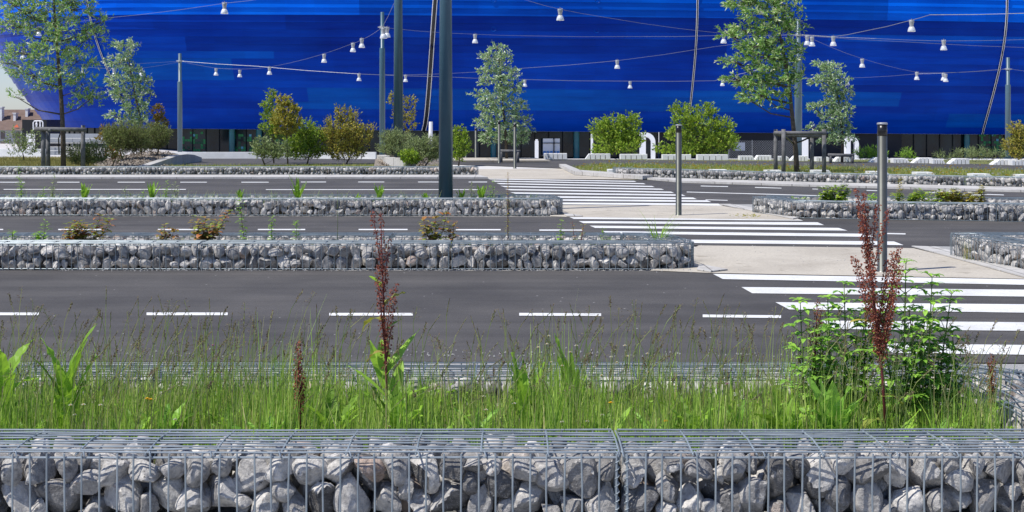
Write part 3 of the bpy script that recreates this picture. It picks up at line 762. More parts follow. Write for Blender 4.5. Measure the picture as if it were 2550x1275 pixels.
    for i in range(N - 1):
        p_ = px(i); tp = zb(plan[i][0]) - 0.01; tp1 = zb(plan[i + 1][0]) - 0.01
        solid = 1640 < p_ < 2230 or p_ > 2560
        if last is not None and solid != last: flush()
        last = solid
        t = dk if solid else gl; off = -0.5 if solid else -0.9
        t.add([wpt(i, off, GZ), wpt(i + 1, off, GZ), wpt(i + 1, off, tp1), wpt(i, off, tp)], [(0, 1, 2, 3)])
        if not solid:
            a = Vector(wpt(i, off + 0.06, GZ)); a2 = Vector(wpt(i, off + 0.06, tp)); fr.tube([a, a2], 0.06, 4)
            fr.tube([Vector(wpt(i, off + 0.05, GZ + 0.4)), Vector(wpt(i + 1, off + 0.05, GZ + 0.4))], 0.05, 4)
            zone = (425 < p_ < 500) or (560 < p_ < 625) or (2438 < p_ < 2500) or (645 < p_ < 680) or (230 < p_ < 300)
            zid = (zone, int(p_ > 450), int(p_ > 530), int(p_ > 636), int(p_ > 1000))
            if zid != mlast and ms[0].f: ms[0].obj('green_mosaic', green, root); ms[0] = MB()
            mlast = zid
            if zone:
                for a_ in range(5):
                    for c_ in range(10):
                        if rr.random() < 0.5 + 0.25 * math.sin(c_ * 1.3 + i):
                            u0, u1 = a_ / 5, (a_ + 1) / 5 - 0.02
                            P0 = Vector(wpt(i, off + 0.03, 0)); P1 = Vector(wpt(i + 1, off + 0.03, 0))
                            z0 = GZ + 0.5 + c_ * 0.27; k = rr.choice([0, 0, 0, 1, 1, 1, 2] if rr.random() < .4 else [0, 0, 1])
                            A = P0.lerp(P1, u0); B = P0.lerp(P1, u1)
                            ms[0].add([(A.x, A.y, z0), (B.x, B.y, z0), (B.x, B.y, z0 + 0.25), (A.x, A.y, z0 + 0.25)], [(0, 1, 2, 3)], k)
    flush()
    if ms[0].f: ms[0].obj("green_mosaic", green, root)
    for pc in (1442, 2428, 640, 985, 1215, 560):
        i = min(range(N), key=lambda k: abs(px(k) - pc)); q = Vector(wpt(i, -0.5, GZ)); c = MB()
        c.tube([q, q + Vector((0, 0, zb(q.x) - GZ - 0.02))], 0.32, 12); c.obj("teal_column", teal, root)
    # lit openings
    lit = simple("pale_stand", (0.50, 0.52, 0.54), (0.64, 0.65, 0.66), 0.4, 0.6); seat = simple("blue_seats", (0.02, 0.12, 0.35), (0.03, 0.18, 0.45), 3, 0.5)
    for (x0, y0, x1, y1, d, lb) in [(1352, 345, 1394, 388, 148.6, 1), (2283, 357, 2306, 380, 154.5, 0), (1826, 355, 1855, 375, 149.6, 0)]:
        a = AT(x0, y1, d); b_ = AT(x1, y0, d); c = MB()
        c.box((a.x, d - 0.06, a.z), (b_.x, d, b_.z)); o = c.obj("opening", lit, root)
        if lb:
            s_ = MB(); zz = a.z + 0.1
            for k in range(5):
                w_ = (b_.x - a.x) / 5; s_.box((a.x + w_ * k + .04, d - 0.16, zz), (a.x + w_ * (k + 1) - .05, d - 0.08, zz + 0.4))
            s_.obj("seats", seat, o)
            fb = MB(); mx = a.x * .35 + b_.x * .65; fb.box((mx - .05, d - .2, a.z), (mx + .05, d - .07, b_.z)); fb.box((a.x, d - .2, a.z + 1.32), (b_.x, d - .17, a.z + 1.4)); fb.obj("frame", frame, o)
    # discs on the cladding
    for (dx, dy) in [(1229, 1), (1229, 72), (1478, 3), (1478, 75)]:
        i = min(range(N), key=lambda k: abs(px(k) - dx)); hh = (HY - dy) * 143 / FPX + H - zb(plan[i][0])
        p0 = Vector(pt(i, hh, 0.09)); c = MB(); ring = [p0 + Vector((0.24 * math.cos(a * .52), 0, 0.24 * math.sin(a * .52))) for a in range(13)]
        c.tube(ring, 0.03, 5); c.obj("cladding_disc", mats[3], root)
stadium()

# ------------------------------------------------------------------ things at the stadium's foot
def arch(px0, px1, y0, y1, d, label, nshape=True):
    a = AT(px0, y1, d); b_ = AT(px1, y0, d); w_ = b_.x - a.x; hh = b_.z - a.z
    z0 = min(a.z, terrain(a.x, d)); root = MB()
    th = w_ * 0.34; out = []; inn = []
    if nshape:
        r = w_ * 0.62
        def contour(x0, x1, zt, r):
            P = [(x0, z0), (x0, zt)]
            for k in range(9):
                t = math.pi / 2 * (1 - k / 8); P.append((x1 - r + r * math.cos(t), zt - r + r * math.sin(t)))
            P.append((x1, z0)); return P
        out = contour(a.x, b_.x, b_.z, r); inn = contour(a.x + th * 1.1, b_.x - th * .8, b_.z - th * .9, r - th * .85)
        n_ = len(out)
        V = [(x, d, z) for x, z in out] + [(x, d, z) for x, z in inn] + [(x, d + .5, z) for x, z in out] + [(x, d + .5, z) for x, z in inn]
        F = []
        for i in range(n_ - 1):
            F += [(i, i + 1, n_ + i + 1, n_ + i), (2 * n_ + i, 3 * n_ + i, 3 * n_ + i + 1, 2 * n_ + i + 1), (i, 2 * n_ + i, 2 * n_ + i + 1, i + 1), (n_ + i, n_ + i + 1, 3 * n_ + i + 1, 3 * n_ + i)]
        root.add(V, F)
    else:
        root.box((a.x, d, z0), (b_.x, d + .5, b_.z - .12)); root.box((a.x + .05, d, b_.z - .118), (b_.x - .05, d + .5, b_.z))
    tag(root.obj("white_numeral_frame", M['white']), label, "gate frame", "white frames in front of the stadium base")
arch(1594, 1632, 330, 391, 110, "tall white rounded arch right of the green maple shrub")
arch(2106, 2139, 339, 402, 105, "white rounded arch behind the small silvery tree on the right")
arch(1332, 1341, 347, 388, 112, "short white upright left of the pale opening", False)
arch(1472, 1477, 331, 385, 112, "slim white upright just left of the green maple shrub", False)
arch(1998, 2013, 343, 396, 105, "white upright between the posts of the right tree stakes", False)
# chain-link fence
fe = thing("chain_link_fence", "grey chain-link fence before the charcoal base, right of the big maple shrub", "fence", (16, 78, terrain(16, 78)))
fm = MB(); a = AT(1815, 395, 78); b_ = AT(1990, 350, 78); zt = b_.z; z0 = terrain(16, 78); st = 0.13
x = a.x - (zt - z0)
while x < b_.x:
    for sgn in (1, -1):
        xs0 = x if sgn == 1 else x + (zt - z0); P0 = Vector((xs0, 78, z0)); P1 = Vector((xs0 + sgn * (zt - z0), 78, zt))
        lo = (a.x - P0.x) / (P1.x - P0.x); hi = (b_.x - P0.x) / (P1.x - P0.x)
        t0, t1 = max(0, min(lo, hi)), min(1, max(lo, hi))
        if t1 > t0: fm.tube([P0.lerp(P1, t0), P0.lerp(P1, t1)], 0.006, 3)
    x += st
fm.obj("mesh_panel", M['cable'], fe)
for k in range(4):
    p_ = MB(); xx = a.x + (b_.x - a.x) * k / 3; p_.tube([(xx, 78.03, z0), (xx, 78.03, zt + .03)], 0.025, 8); p_.obj("fence_post", M['cable'], fe)

# white concrete blocks
def block(x0, x1, y0, y1, label, sl=0.0, sr=0.0, n_=5, d=None, grp="white concrete kerb blocks"):
    if d is None: d = FPX * H / (y1 - HY)
    a = AT(x0, y1, d); b_ = AT(x1, y0, d); L = b_.x - a.x; hh = b_.z - max(a.z, 0); z0 = max(0.0, a.z) if d < 58 else a.z; m_ = MB(); dp = 0.45; zt = b_.z
    for k in range(n_):
        u0, u1 = k / n_, (k + 1) / n_; g = 0.012
        xa, xb = a.x + L * u0 + (g if k else 0), a.x + L * u1 - (g if k < n_ - 1 else 0)
        def hz(u):
            h_ = 1.0
            if sl and u < sl: h_ = 0.1 + 0.9 * u / sl
            if sr and u > 1 - sr: h_ = min(h_, 0.1 + 0.9 * (1 - u) / sr)
            return z0 + (zt - z0) * h_
        cuts = sorted(set([u0, u1] + ([sl] if u0 < sl < u1 else []) + ([1 - sr] if u0 < 1 - sr < u1 else [])))
        top = [(min(max(a.x + L * u, xa), xb), hz(u)) for u in cuts]
        poly = [(xb, z0), (xa, z0)] + top; q = len(poly); bv = 0.025
        cx_ = (xa + xb) / 2; cz = (z0 + zt) / 2
        V = [(cx_ + (p[0] - cx_) * (1 - 2 * bv), d - 0.0, cz + (p[1] - cz) * (1 - 2 * bv)) for p in poly] + [(p[0], d + 0.03, p[1]) for p in poly] + [(p[0], d + dp, p[1]) for p in poly]
        F = [tuple(range(q))] + [(i, q + i, q + (i + 1) % q, (i + 1) % q) for i in range(q)] + [(q + i, 2 * q + i, 2 * q + (i + 1) % q, q + (i + 1) % q) for i in range(q)] + [tuple(range(3 * q - 1, 2 * q - 1, -1))]
        m_.add(V, F)
    tag(m_.obj("kerb_block", M['block']), label, "concrete block", grp)
row1 = [(1355, 1412, 384, 397, 0, 0), (1458, 1520, 385, 397, .15, 0), (1545, 1612, 386, 397, 0, 0), (1650, 1721, 387, 398, 0, 0), (1737, 1813, 387, 399, 0, 0), (1842, 1880, 390, 399, 0, .15), (1881, 1921, 389, 399, .2, 0),
        (1937, 1968, 391, 400, 0, .25), (1970, 2012, 390, 401, .25, 0), (2033, 2073, 393, 402, 0, .25), (2079, 2122, 391.5, 403, .25, 0), (2168, 2212, 394, 405, .3, .0), (2225, 2266, 396.5, 406, 0, .25),
        (2275, 2322, 395, 407, .35, 0), (2323, 2354, 398, 408, 0, .25), (2366, 2414, 397, 409, .3, 0), (2473, 2520, 399.5, 411, .35, 0), (2521, 2562, 401, 412, 0, .35)]
for i, (x0, x1, y0, y1, a, c) in enumerate(row1):
    block(x0, x1, y0 - 2, y1, f"white grooved concrete block beyond the far road, {ordn(i)} from the left in its row", a, c)
row2 = [(1514, 1545, 422, 437, 0, 0), (1770, 1820, 422.5, 436, 0, .2), (1908, 1960, 424, 438, 0, .25), (2025, 2078, 424, 438, 0, .25), (2165, 2222, 427, 441, 0, .25), (2282, 2336, 429, 445, 0, .25), (2422, 2483, 433, 449, 0, .3), (2538, 2600, 435, 452, 0, .3)]
for i, (x0, x1, y0, y1, a, c) in enumerate(row2):
    block(x0, x1, y0, y1, f"white concrete block in the flowery verge behind the far gabions, {ordn(i)} from the left", a, c, 2 if i else 1)

# ------------------------------------------------------------------ left background: house, dark pavilion, ramp with rails
hs = thing("brick_roofed_house", "long house with a brown tiled roof, chimneys and shuttered windows behind the large tree", "house", (-60, 185, -2))
tile = simple("brown_tiles", (0.115, 0.078, 0.062), (0.185, 0.13, 0.105), 1.2, 0.9); wall = simple("grey_render", (0.34, 0.35, 0.36), (0.44, 0.45, 0.46), 0.5, 0.9)
shut = simple("brown_shutters", (0.12, 0.10, 0.09), (0.17, 0.14, 0.13), 2, 0.7); wht = simple("white_render", (0.66, 0.66, 0.65), (0.74, 0.74, 0.73), 1, 0.85)
d = 185; L0, R0 = AT(-250, 0, d).x, AT(125, 0, d).x; ze = AT(0, 324, d).z; zr = AT(0, 272, d).z; zg = -2.4
h1 = MB(); h1.box((L0, d, zg), (R0, d + 9, ze)); h1.obj("wall", wall, hs)
h2 = MB(); h2.add([(L0 - .4, d - .5, ze), (R0 + .4, d - .5, ze), (R0 + .4, d + 4.5, zr), (L0 - .4, d + 4.5, zr), (L0 - .4, d + 9.5, ze), (R0 + .4, d + 9.5, ze)], [(0, 1, 2, 3), (3, 2, 5, 4), (0, 3, 4), (1, 5, 2)])
rf = h2.obj("roof", tile, hs)
for (cx_, y0, y1, wp, dd) in [(4, 268, 300, 5, 187), (38, 283, 299, 6, 187), (68, 272, 287, 6, 188)]:
    c = MB(); a = AT(cx_ - wp / 2, y1 + 6, dd); b_ = AT(cx_ + wp / 2, y0, dd); c.box((a.x, dd - .3, a.z), (b_.x, dd + .6, b_.z)); c.box((a.x - .08, dd - .38, b_.z), (b_.x + .08, dd + .68, b_.z + .12)); c.obj("chimney", wht, rf)
c = MB(); a = AT(35, 317, d); b_ = AT(48, 311, d); c.add([(a.x, d - .2, a.z), (b_.x, d - .2, a.z), ((a.x * .4 + b_.x * .6), d - .1, b_.z + .1)], [(0, 1, 2)]); c.obj("red_tarpaulin", simple("red_sheet", (.6, .12, .05), (.7, .16, .07), 2, .7), rf)
for k, xp in enumerate([7, 45, -30]):
    for (y0, y1) in ((328, 346), (352, 366)):
        a = AT(xp - 5, y1, d); b_ = AT(xp + 5, y0, d); c = MB(); c.box((a.x, d - .08, a.z), (b_.x, d - .002, b_.z)); wdw = c.obj("window", shut, hs)
bb = thing("dark_pavilion", "black boxy pavilion in front of the house, left of the staked tree", "pavilion", (-52, 120, -1.2))
a = AT(55, 380, 120); b_ = AT(116, 298, 120); c = MB(); c.box((a.x, 120, a.z - 1), (b_.x, 124, b_.z)); c.obj("wall", M['black'], bb)
a = AT(65, 378, 119.9); b_ = AT(87, 333, 119.9); c = MB(); c.box((a.x, 119.9, a.z), (b_.x, 119.99, b_.z)); c.obj("white_panel", M['white'], bb)
sg = thing("toilet_sign", "white outlined square sign with two white figures beside the dark pavilion", "sign", (AT(95, 326, 118).x, 118, -1))
a = AT(83, 324, 118); b_ = AT(107, 301, 118); x0, x1, z0, z1 = a.x, b_.x, a.z, b_.z; r = .18; loop = []
for (cx_, cz, a0) in ((x1 - r, z1 - r, 0), (x0 + r, z1 - r, 90), (x0 + r, z0 + r, 180), (x1 - r, z0 + r, 270)):
    for k in range(5): an = R(a0 + k * 22.5); loop.append((cx_ + r * math.cos(an), 118, cz + r * math.sin(an)))
loop.append(loop[0]); c = MB(); c.tube(loop, 0.05, 6); c.obj("frame", M['white'], sg)
for k, xx in enumerate((x0 + .27, x0 + .58)):
    c = MB(); zc = z0 + .12; c.lathe((xx, 118, zc), [(.05, 0), (.06, .25), (.10 if k == 0 else .05, .42), (.05, .47), (.03, .48), (.065, .53), (.065, .58), (.02, .62)], 10)
    c.obj("figure", M['white'], sg)
c = MB(); c.tube([(x1 - .1, 118, -1.2), (x1 - .1, 118, z0)], 0.04, 8); c.obj("post", M['black'], sg)
rp = thing("railed_ramp", "grey concrete ramp with pale handrails behind the left tree stakes", "ramp", (AT(200, 390, 75).x, 75, -0.3))
conc = simple("grey_concrete", (0.26, 0.28, 0.30), (0.36, 0.38, 0.40), 1, 0.85)
for (y0, y1, x0, x1) in ((333, 344, 118, 270), (345, 354, 118, 270), (366, 386, 122, 152)):
    a = AT(x0, y1, 75); b_ = AT(x1, y0, 75); c = MB(); c.box((a.x, 75, a.z), (b_.x, 75.3, b_.z)); c.obj("parapet", conc, rp)
for y_ in (344.5, 356, 366, 375.5):
    a = AT(118, y_, 74.8); b_ = AT(265, y_ + .5, 74.8); c = MB(); c.tube([a, b_], 0.02, 6); c.obj("handrail", M['lampgrey'], rp)
for x_ in (122, 180, 240, 264):
    a = AT(x_, 343, 74.85); b_ = AT(x_, 388, 74.85); c = MB(); c.tube([a, b_], 0.025, 6); c.obj("rail_post", M['lampgrey'], rp)
# low pale walls beyond the ramp and verge
c = MB(); a = AT(-120, 389, 62); b_ = AT(112, 371, 62); c.box((a.x, 62, -.2), (b_.x, 62.4, b_.z)); tag(c.obj("low_wall", M['block']), "low pale wall at the left edge behind the dry lawn", "wall")
c = MB(); a = AT(430, 395, 59); b_ = AT(935, 379, 59); c.box((a.x, 59, -.2), (b_.x, 59.4, b_.z)); tag(c.obj("low_wall", M['block']), "long low white wall behind the bronze shrubs", "wall")

# mulch banks with kerbs
def bank(name, pts, mat):
    """ridge cross-sections: list of (front xyz, top xyz, back xyz)"""
    m_ = MB(); n_ = len(pts[0])
    for row in pts: m_.v += [tuple(p) for p in row]
    for i in range(len(pts) - 1):
        for j in range(n_ - 1): m_.f.append((i * n_ + j, (i + 1) * n_ + j, (i + 1) * n_ + j + 1, i * n_ + j + 1)); m_.m.append(0)
    return tag(m_.obj(name, mat), kind='structure')
def kerbline(P, w_, t, label):
    m_ = MB(); V = []
    for p in P: V += [(p[0], p[1], -0.02), (p[0], p[1], p[2]), (p[0] + w_[0], p[1] + w_[1], p[2]), (p[0] + w_[0], p[1] + w_[1], -0.02)]
    F = []
    for i in range(len(P) - 1):
        for j in range(4): F.append((i * 4 + j, (i + 1) * 4 + j, (i + 1) * 4 + (j + 1) % 4, i * 4 + (j + 1) % 4))
    F += [(3, 2, 1, 0), tuple((len(P) - 1) * 4 + j for j in range(4))]
    m_.add(V, F); tag(m_.obj("kerb_wall", M['kerb']), label, "kerb")
rows_ = []
for (px_, zt) in [(225, 0.02), (270, 0.16), (320, 0.3), (370, 0.42), (420, 0.42), (437, 0.34)]:
    A = AT(px_, 0, 44.5 + max(0, px_ - 330) * 0.05); B = AT(px_ + 5, 0, 51); C = AT(px_ + 10, 0, 55)
    rows_.append([(A.x, A.y, 0.0), ((A.x + B.x) / 2, (A.y + B.y) / 2, zt * 0.6), (B.x, B.y, zt), (C.x, C.y, zt * .8), (C.x, C.y + 1, 0)])
bank("mulch_bank", rows_, M['mulch'])
kerbline([AT(345, 413, 46) , AT(385, 400, 48), AT(425, 386.5, 50), AT(445, 384.5, 51.5), AT(462, 386, 52.5), AT(482, 393, 54)], (0.22, 0.45), 0, "sloping pale kerb edging the mulch bank on the left")
rows_ = []
for (px_, zt) in [(930, .22), (970, 0.28), (1040, 0.26), (1100, 0.05)]:
    A = AT(px_, 0, 46.5); B = AT(px_ + 5, 0, 50); C = AT(px_ + 10, 0, 54)
    rows_.append([(A.x, A.y, 0.0), (B.x, B.y, zt), (C.x, C.y, zt * .8), (C.x, C.y + 1, 0)])
bank("mulch_bank", rows_, M['mulch'])
kerbline([AT(938, 386, 50.5), AT(950, 389, 49), AT(962, 393, 47.5), AT(1005, 393, 46.3), AT(1012, 397, 46.2)], (0.3, 0.3), 0, "short angular pale kerb of the mulch heap by the tall masts")
# loose chips on the banks
ch = MB()
for k in range(2600):
    px_ = rnd.uniform(262, 425) if k % 3 else rnd.uniform(945, 1060); d = rnd.uniform(45.5, 52)
    if k % 3:
        zt = np.interp(px_, [225, 270, 320, 370, 420, 437], [0.02, .16, .3, .42, .42, .34]); d0 = 44.5 + max(0, px_ - 330) * .05
        z = zt * 1.0 * np.interp((d - d0) / (51 - d0), [0, .5, 1, 2], [0, .6, 1, .8])
    else:
        d = rnd.uniform(47, 52); z = np.interp(px_, [930, 970, 1040, 1100], [.22, .28, .26, .05]) * np.interp(d, [46.5, 50, 54], [0, 1, .8])
    p = AT(px_, 0, d); p.z = z + 0.02
    ch.leaf(p, Vector((rnd.uniform(-1, 1), rnd.uniform(-1, 1), rnd.uniform(-.2, .5))), rnd.uniform(.05, .14), rnd.uniform(.03, .06))
tag(ch.obj("bark_chips", M['chip']), kind='stuff')

# loose grit along the road edges
gt_ = MB()
for k in range(1500):
    sel = rnd.random()
    if sel < .35: x, y = rnd.uniform(-4.6, 1.9), 14.2 - abs(rnd.gauss(0, .07))
    elif sel < .6: x, y = rnd.uniform(-8.5, .8), 22.55 - abs(rnd.gauss(0, .1))
    elif sel < .8: x, y = rnd.uniform(-3.6, 3.2), 8.9 + abs(rnd.gauss(0, .12))
    else: x, y = rnd.uniform(1.6, 5), rnd.uniform(13.9, 17) if rnd.random() < .5 else rnd.uniform(22.3, 25)
    r_ = rnd.uniform(.003, .010); a = rnd.uniform(0, 6.28); V = [(x + r_ * math.cos(a + q * 1.57) * rnd.uniform(.6, 1.2), y + r_ * math.sin(a + q * 1.57) * rnd.uniform(.6, 1.2), .008) for q in range(4)] + [(x, y, .01 + r_)]
    gt_.add(V, [(0, 1, 4), (1, 2, 4), (2, 3, 4), (3, 0, 4)])
tag(gt_.obj("grit", M['gravel']), kind='stuff')
# ------------------------------------------------------------------ tree stakes
def stakes(name, label, posts, rails, d, r=0.058):
    x0 = AT(posts[0][0], 0, d).x; root = thing(name, label, "tree stakes", (x0, d, 0))
    for (px_, yt, dd) in posts:
        a = AT(px_, yt, dd); c = MB(); c.tube([(a.x, dd, -0.05), (a.x + rnd.uniform(-.01, .01), dd, a.z * .5), (a.x, dd, a.z)], [r, r * .97, r * .92], 10); c.obj("post", M['wood'], root, True)
    for (p0, p1, r2) in rails:
        c = MB(); a, b_ = AT(*p0), AT(*p1); c.tube([a, b_], r2, 8); c.obj("rail", M['wood'], root, True)
    return root
stakes("tree_stakes", "three weathered wooden stakes with a cross rail round the large left tree", [(108, 318, 43.6), (120, 320, 44.6), (207, 312, 43.8)], [((86, 321, 43.5), (215, 323, 43.5), .065), ((100, 319, 44.6), (125, 324, 43.4), .05)], 44, .07)
stakes("tree_stakes", "four weathered wooden stakes joined by rails round the leaning right tree", [(1932, 322, 40.6), (1951, 322, 39.2), (2022, 325, 40.8), (2052, 322, 39.5)],
       [((1928, 331, 39.3), (2058, 332, 39.3), .055), ((1935, 335, 40.6), (2050, 338, 40.6), .06), ((1930, 332, 40.7), (1953, 333, 39.2), .06)], 40, .062)
stakes("tree_stakes", "low dark wooden stakes at the foot of the small right tree", [(2068, 384, 52), (2122, 385, 52)], [((2062, 386, 52), (2126, 387, 52), .06)], 52, .06)
stakes("tree_stakes", "low wooden stakes behind the pair of far bollards", [(1248, 374, 53), (1290, 374, 53)], [((1244, 376, 53), (1296, 377, 53), .06)], 53, .06)
# black rubber tie
c = MB(); c.tube([AT(1955, 338, 39.4), AT(1975, 357, 41), AT(1995, 352, 41), AT(2020, 340, 40.6)], .025, 6); tag(c.obj("rubber_tie", M['black']), "black strap tying the leaning right tree to its stakes", "tree tie")
c = MB(); c.tube([AT(150, 332, 43.7), AT(146, 345, 43.7), AT(147, 384, 43.8)], .02, 6); tag(c.obj("rubber_tie", M['black']), "black strap hanging on the large left tree", "tree tie")

# ------------------------------------------------------------------ trees and shrubs
LF = {
 'willow': foliage("willow_leaves", [(0.032, 0.072, 0.012), (0.062, 0.118, 0.022), (0.10, 0.16, 0.045), (0.21, 0.25, 0.13)], .3, .4, .5, gain=3.6),
 'silver': foliage("silver_leaves", [(0.055, 0.10, 0.035), (0.095, 0.15, 0.055), (0.16, 0.22, 0.11), (0.29, 0.34, 0.23)], .25, .45, .5, gain=2.8),
 'bronze': foliage("bronze_leaves", [(0.07, 0.085, 0.015), (0.12, 0.11, 0.018), (0.16, 0.125, 0.022), (0.10, 0.115, 0.02)], .35, gain=3.2),
 'maple': foliage("maple_leaves", [(0.045, 0.085, 0.008), (0.085, 0.14, 0.012), (0.14, 0.20, 0.02), (0.19, 0.23, 0.03)], .4, gain=2.4),
 'olive': foliage("feathery_leaves", [(0.06, 0.085, 0.02), (0.095, 0.12, 0.03), (0.14, 0.155, 0.055), (0.045, 0.065, 0.018)], .3, gain=2.3),
 'grey': foliage("greygreen_leaves", [(0.07, 0.10, 0.04), (0.12, 0.15, 0.055), (0.17, 0.20, 0.09)], .3, gain=2.3),
 'fresh': foliage("fresh_leaves", [(0.07, 0.13, 0.012), (0.12, 0.21, 0.02), (0.17, 0.28, 0.03), (0.10, 0.18, 0.02)], .4, gain=2.1),
 'deep': foliage("deep_green_leaves", [(0.034, 0.075, 0.010), (0.06, 0.115, 0.015), (0.09, 0.15, 0.022)], .35, gain=4.3),
 'orange': foliage("orange_leaves", [(0.25, 0.14, 0.02), (0.18, 0.13, 0.02), (0.12, 0.12, 0.02)], .35, gain=1.75),
 'redleaf': foliage("reddish_leaves", [(0.16, 0.055, 0.02), (0.11, 0.07, 0.02), (0.10, 0.11, 0.02), (0.07, 0.10, 0.02)], .35, gain=3.2),
 'dockseed': foliage("dock_seeds", [(0.20, 0.045, 0.03), (0.28, 0.085, 0.05), (0.14, 0.04, 0.03), (0.34, 0.15, 0.08)], .15, .7, .2),
 'rust': foliage("rusty_seeds", [(0.22, 0.09, 0.03), (0.16, 0.06, 0.03), (0.28, 0.14, 0.05)], .2, .7, .2),
 'grass': foliage("grass_blades", [(0.04, 0.085, 0.010), (0.08, 0.135, 0.018), (0.115, 0.17, 0.024), (0.15, 0.19, 0.045), (0.06, 0.11, 0.015), (0.17, 0.15, 0.07)], .4, .45, gain=3.7),
 'stem': foliage("grass_stems", [(0.07, 0.11, 0.025), (0.12, 0.16, 0.04), (0.16, 0.16, 0.06)], .3, gain=2.3),
 'seed': foliage("grass_seed_heads", [(0.10, 0.065, 0.05), (0.15, 0.11, 0.06), (0.20, 0.18, 0.10), (0.07, 0.045, 0.045)], .3, .7, .2, gain=1.5),
 'dry': foliage("verge_grass", [(0.09, 0.125, 0.022), (0.14, 0.16, 0.035), (0.20, 0.18, 0.07), (0.08, 0.13, 0.02)], .3, .7, .2, gain=2.2),
 'lawn': foliage("dry_lawn_grass", [(0.15, 0.135, 0.04), (0.20, 0.165, 0.06), (0.11, 0.12, 0.025)], .3, .7, .2, gain=1.7),
 'whitef': foliage("white_petals", [(0.62, 0.62, 0.55), (0.7, 0.7, 0.66)], .2, .6),
 'yellowf': foliage("yellow_petals", [(0.7, 0.42, 0.01), (0.75, 0.5, 0.02)], .2, .6),
 'purplef': foliage("purple_petals", [(0.2, 0.02, 0.3), (0.26, 0.04, 0.35)], .2, .6),
 'redstem': simple("red_stem", (0.10, 0.018, 0.02), (0.15, 0.03, 0.03), 20, .6),
 'greenstem': simple("green_stem", (0.07, 0.12, 0.02), (0.11, 0.16, 0.035), 20, .6),
}
def rv(a=1): 
    while True:
        v = Vector((rnd.uniform(-1, 1), rnd.uniform(-1, 1), rnd.uniform(-1, 1)))
        if v.length <= 1: return v * a
def tree(name, cat, label, d, trunk, blobs, leafmat, LL, LW, sprigs, per, spl, group=None, trunkr=(0.08, 0.02), depth=1.0, updr=0.5, base_z=None, wind=0.0, barkm='bark', shell=True, limb=True):
    """trunk: picture polyline; blobs: (px, py, rx, ry) crown lobes in picture units at depth d"""
    k = d / FPX; P = [AT(a, b_, d) for a, b_ in trunk]
    if base_z is None: base_z = terrain(P[0].x, d)
    P[0].z = min(P[0].z, base_z)
    root = thing(name, label, cat, (P[0].x, d, base_z), group)
    tk = MB(); n_ = len(P); tk.tube(P, [trunkr[0] + (trunkr[1] - trunkr[0]) * i / (n_ - 1) for i in range(n_)], 10)
    lf = MB()
    tot = sum(b_[2] * b_[3] for b_ in blobs)
    for (bx, by, rx, ry) in blobs:
        c = AT(bx, by, d); c.y += rnd.uniform(-.4, .4) * rx * k * depth
        # limb from the nearest trunk point below
        cand = [P[i].lerp(P[i + 1], t) for i in range(n_ - 1) for t in (0, .25, .5, .75, 1)]
        low = [q for q in cand if q.z < c.z + 0.1] or [P[0]]
        s_ = min(low, key=lambda q: (q - c).length * 1.0 + max(0, q.z - c.z + abs(q.x - c.x) * .5) * 0.7)
        mid = s_.lerp(c, .5) + Vector((0, 0, -0.1 * (c - s_).length))
        Rr = max(.004, min(trunkr[0] * .45, (c - s_).length * .02))
        if limb: tk.tube([s_, mid, c], [Rr, Rr * .7, Rr * .35], 6)
        cnt = max(3, int(sprigs * rx * ry / tot))
        if name != 'shrub': ry *= .76; rx *= .96
        for q in range(cnt):
            v = rv(1)
            if shell and v.length > 0: v = v.normalized() * (v.length ** 0.6)
            o = c + Vector((v.x * rx * k, v.y * rx * k * depth, v.z * ry * k))
            dr = (Vector((v.x, v.y, v.z * .5)) * 0.8 + Vector((wind, 0, updr)) + rv(.5)).normalized()
            L = spl * rnd.uniform(.6, 1.3)
            if limb and q % 3 == 0: tk.tube([c.lerp(s_, .2), c.lerp(o, .6) + rv(.02), o, o + dr * L], [Rr * .3, Rr * .2, .004, .002], 4, cap=False)
            else: tk.tube([o - dr * L * .3, o + dr * L], [.0045, .002], 3, cap=False)
            for j in range(per):
                t = j / per; p = o + dr * L * t + Vector((0, 0, -0.06 * L * t * t))
                ld = (dr * .5 + rv(.9) + Vector((wind * .7, 0, -.05))).normalized()
                s2 = rnd.uniform(.7, 1.25); lf.leaf(p, ld, LL * s2, LW * s2)
    tk.obj("trunk", M[barkm], root, True); lf.obj("crown", LF[leafmat], root)
    return root

# large left tree
tree("willow_tree", "tree", "large airy willow with staked trunk at the left edge, tallest tree on that side", 44, [(158, 430), (157, 330), (152, 240), (145, 150), (138, 60), (130, -60), (128, -150)],
     [(120, 10, 60, 40), (60, 25, 45, 35), (190, 20, 45, 35), (90, 70, 55, 30), (175, 75, 50, 30), (30, 60, 30, 22), (225, 90, 30, 28), (60, 130, 45, 24), (130, 125, 50, 30), (200, 150, 36, 30), (30, 155, 28, 18), (75, 185, 45, 22),
      (150, 190, 45, 26), (215, 205, 26, 22), (40, 240, 20, 8), (120, 215, 25, 14), (205, 245, 26, 15), (182, 270, 10, 14), (235, 240, 20, 16), (130, -60, 80, 45), (60, -50, 50, 35), (190, -50, 50, 35), (90, -130, 60, 35), (150, -140, 40, 30), (20, 5, 25, 20), (245, 55, 18, 20)],
     'willow', .14, .034, 1400, 10, .28, trunkr=(.085, .02), group=None, updr=.2)
tree("poplar_tree", "tree", "small silvery wind-bent tree rising from the left mulch bank", 52, [(352, 380), (348, 290), (335, 230), (322, 160), (318, 105)],
     [(312, 110, 22, 14), (335, 112, 12, 8), (322, 140, 16, 14), (290, 155, 28, 14), (330, 175, 20, 18), (300, 200, 34, 16), (350, 205, 24, 18), (305, 235, 30, 18), (360, 235, 18, 18), (340, 265, 26, 20), (285, 290, 20, 8), (320, 300, 24, 12), (355, 300, 20, 24)],
     'silver', .115, .044, 560, 9, .2, trunkr=(.05, .01), wind=-.35, updr=.2)
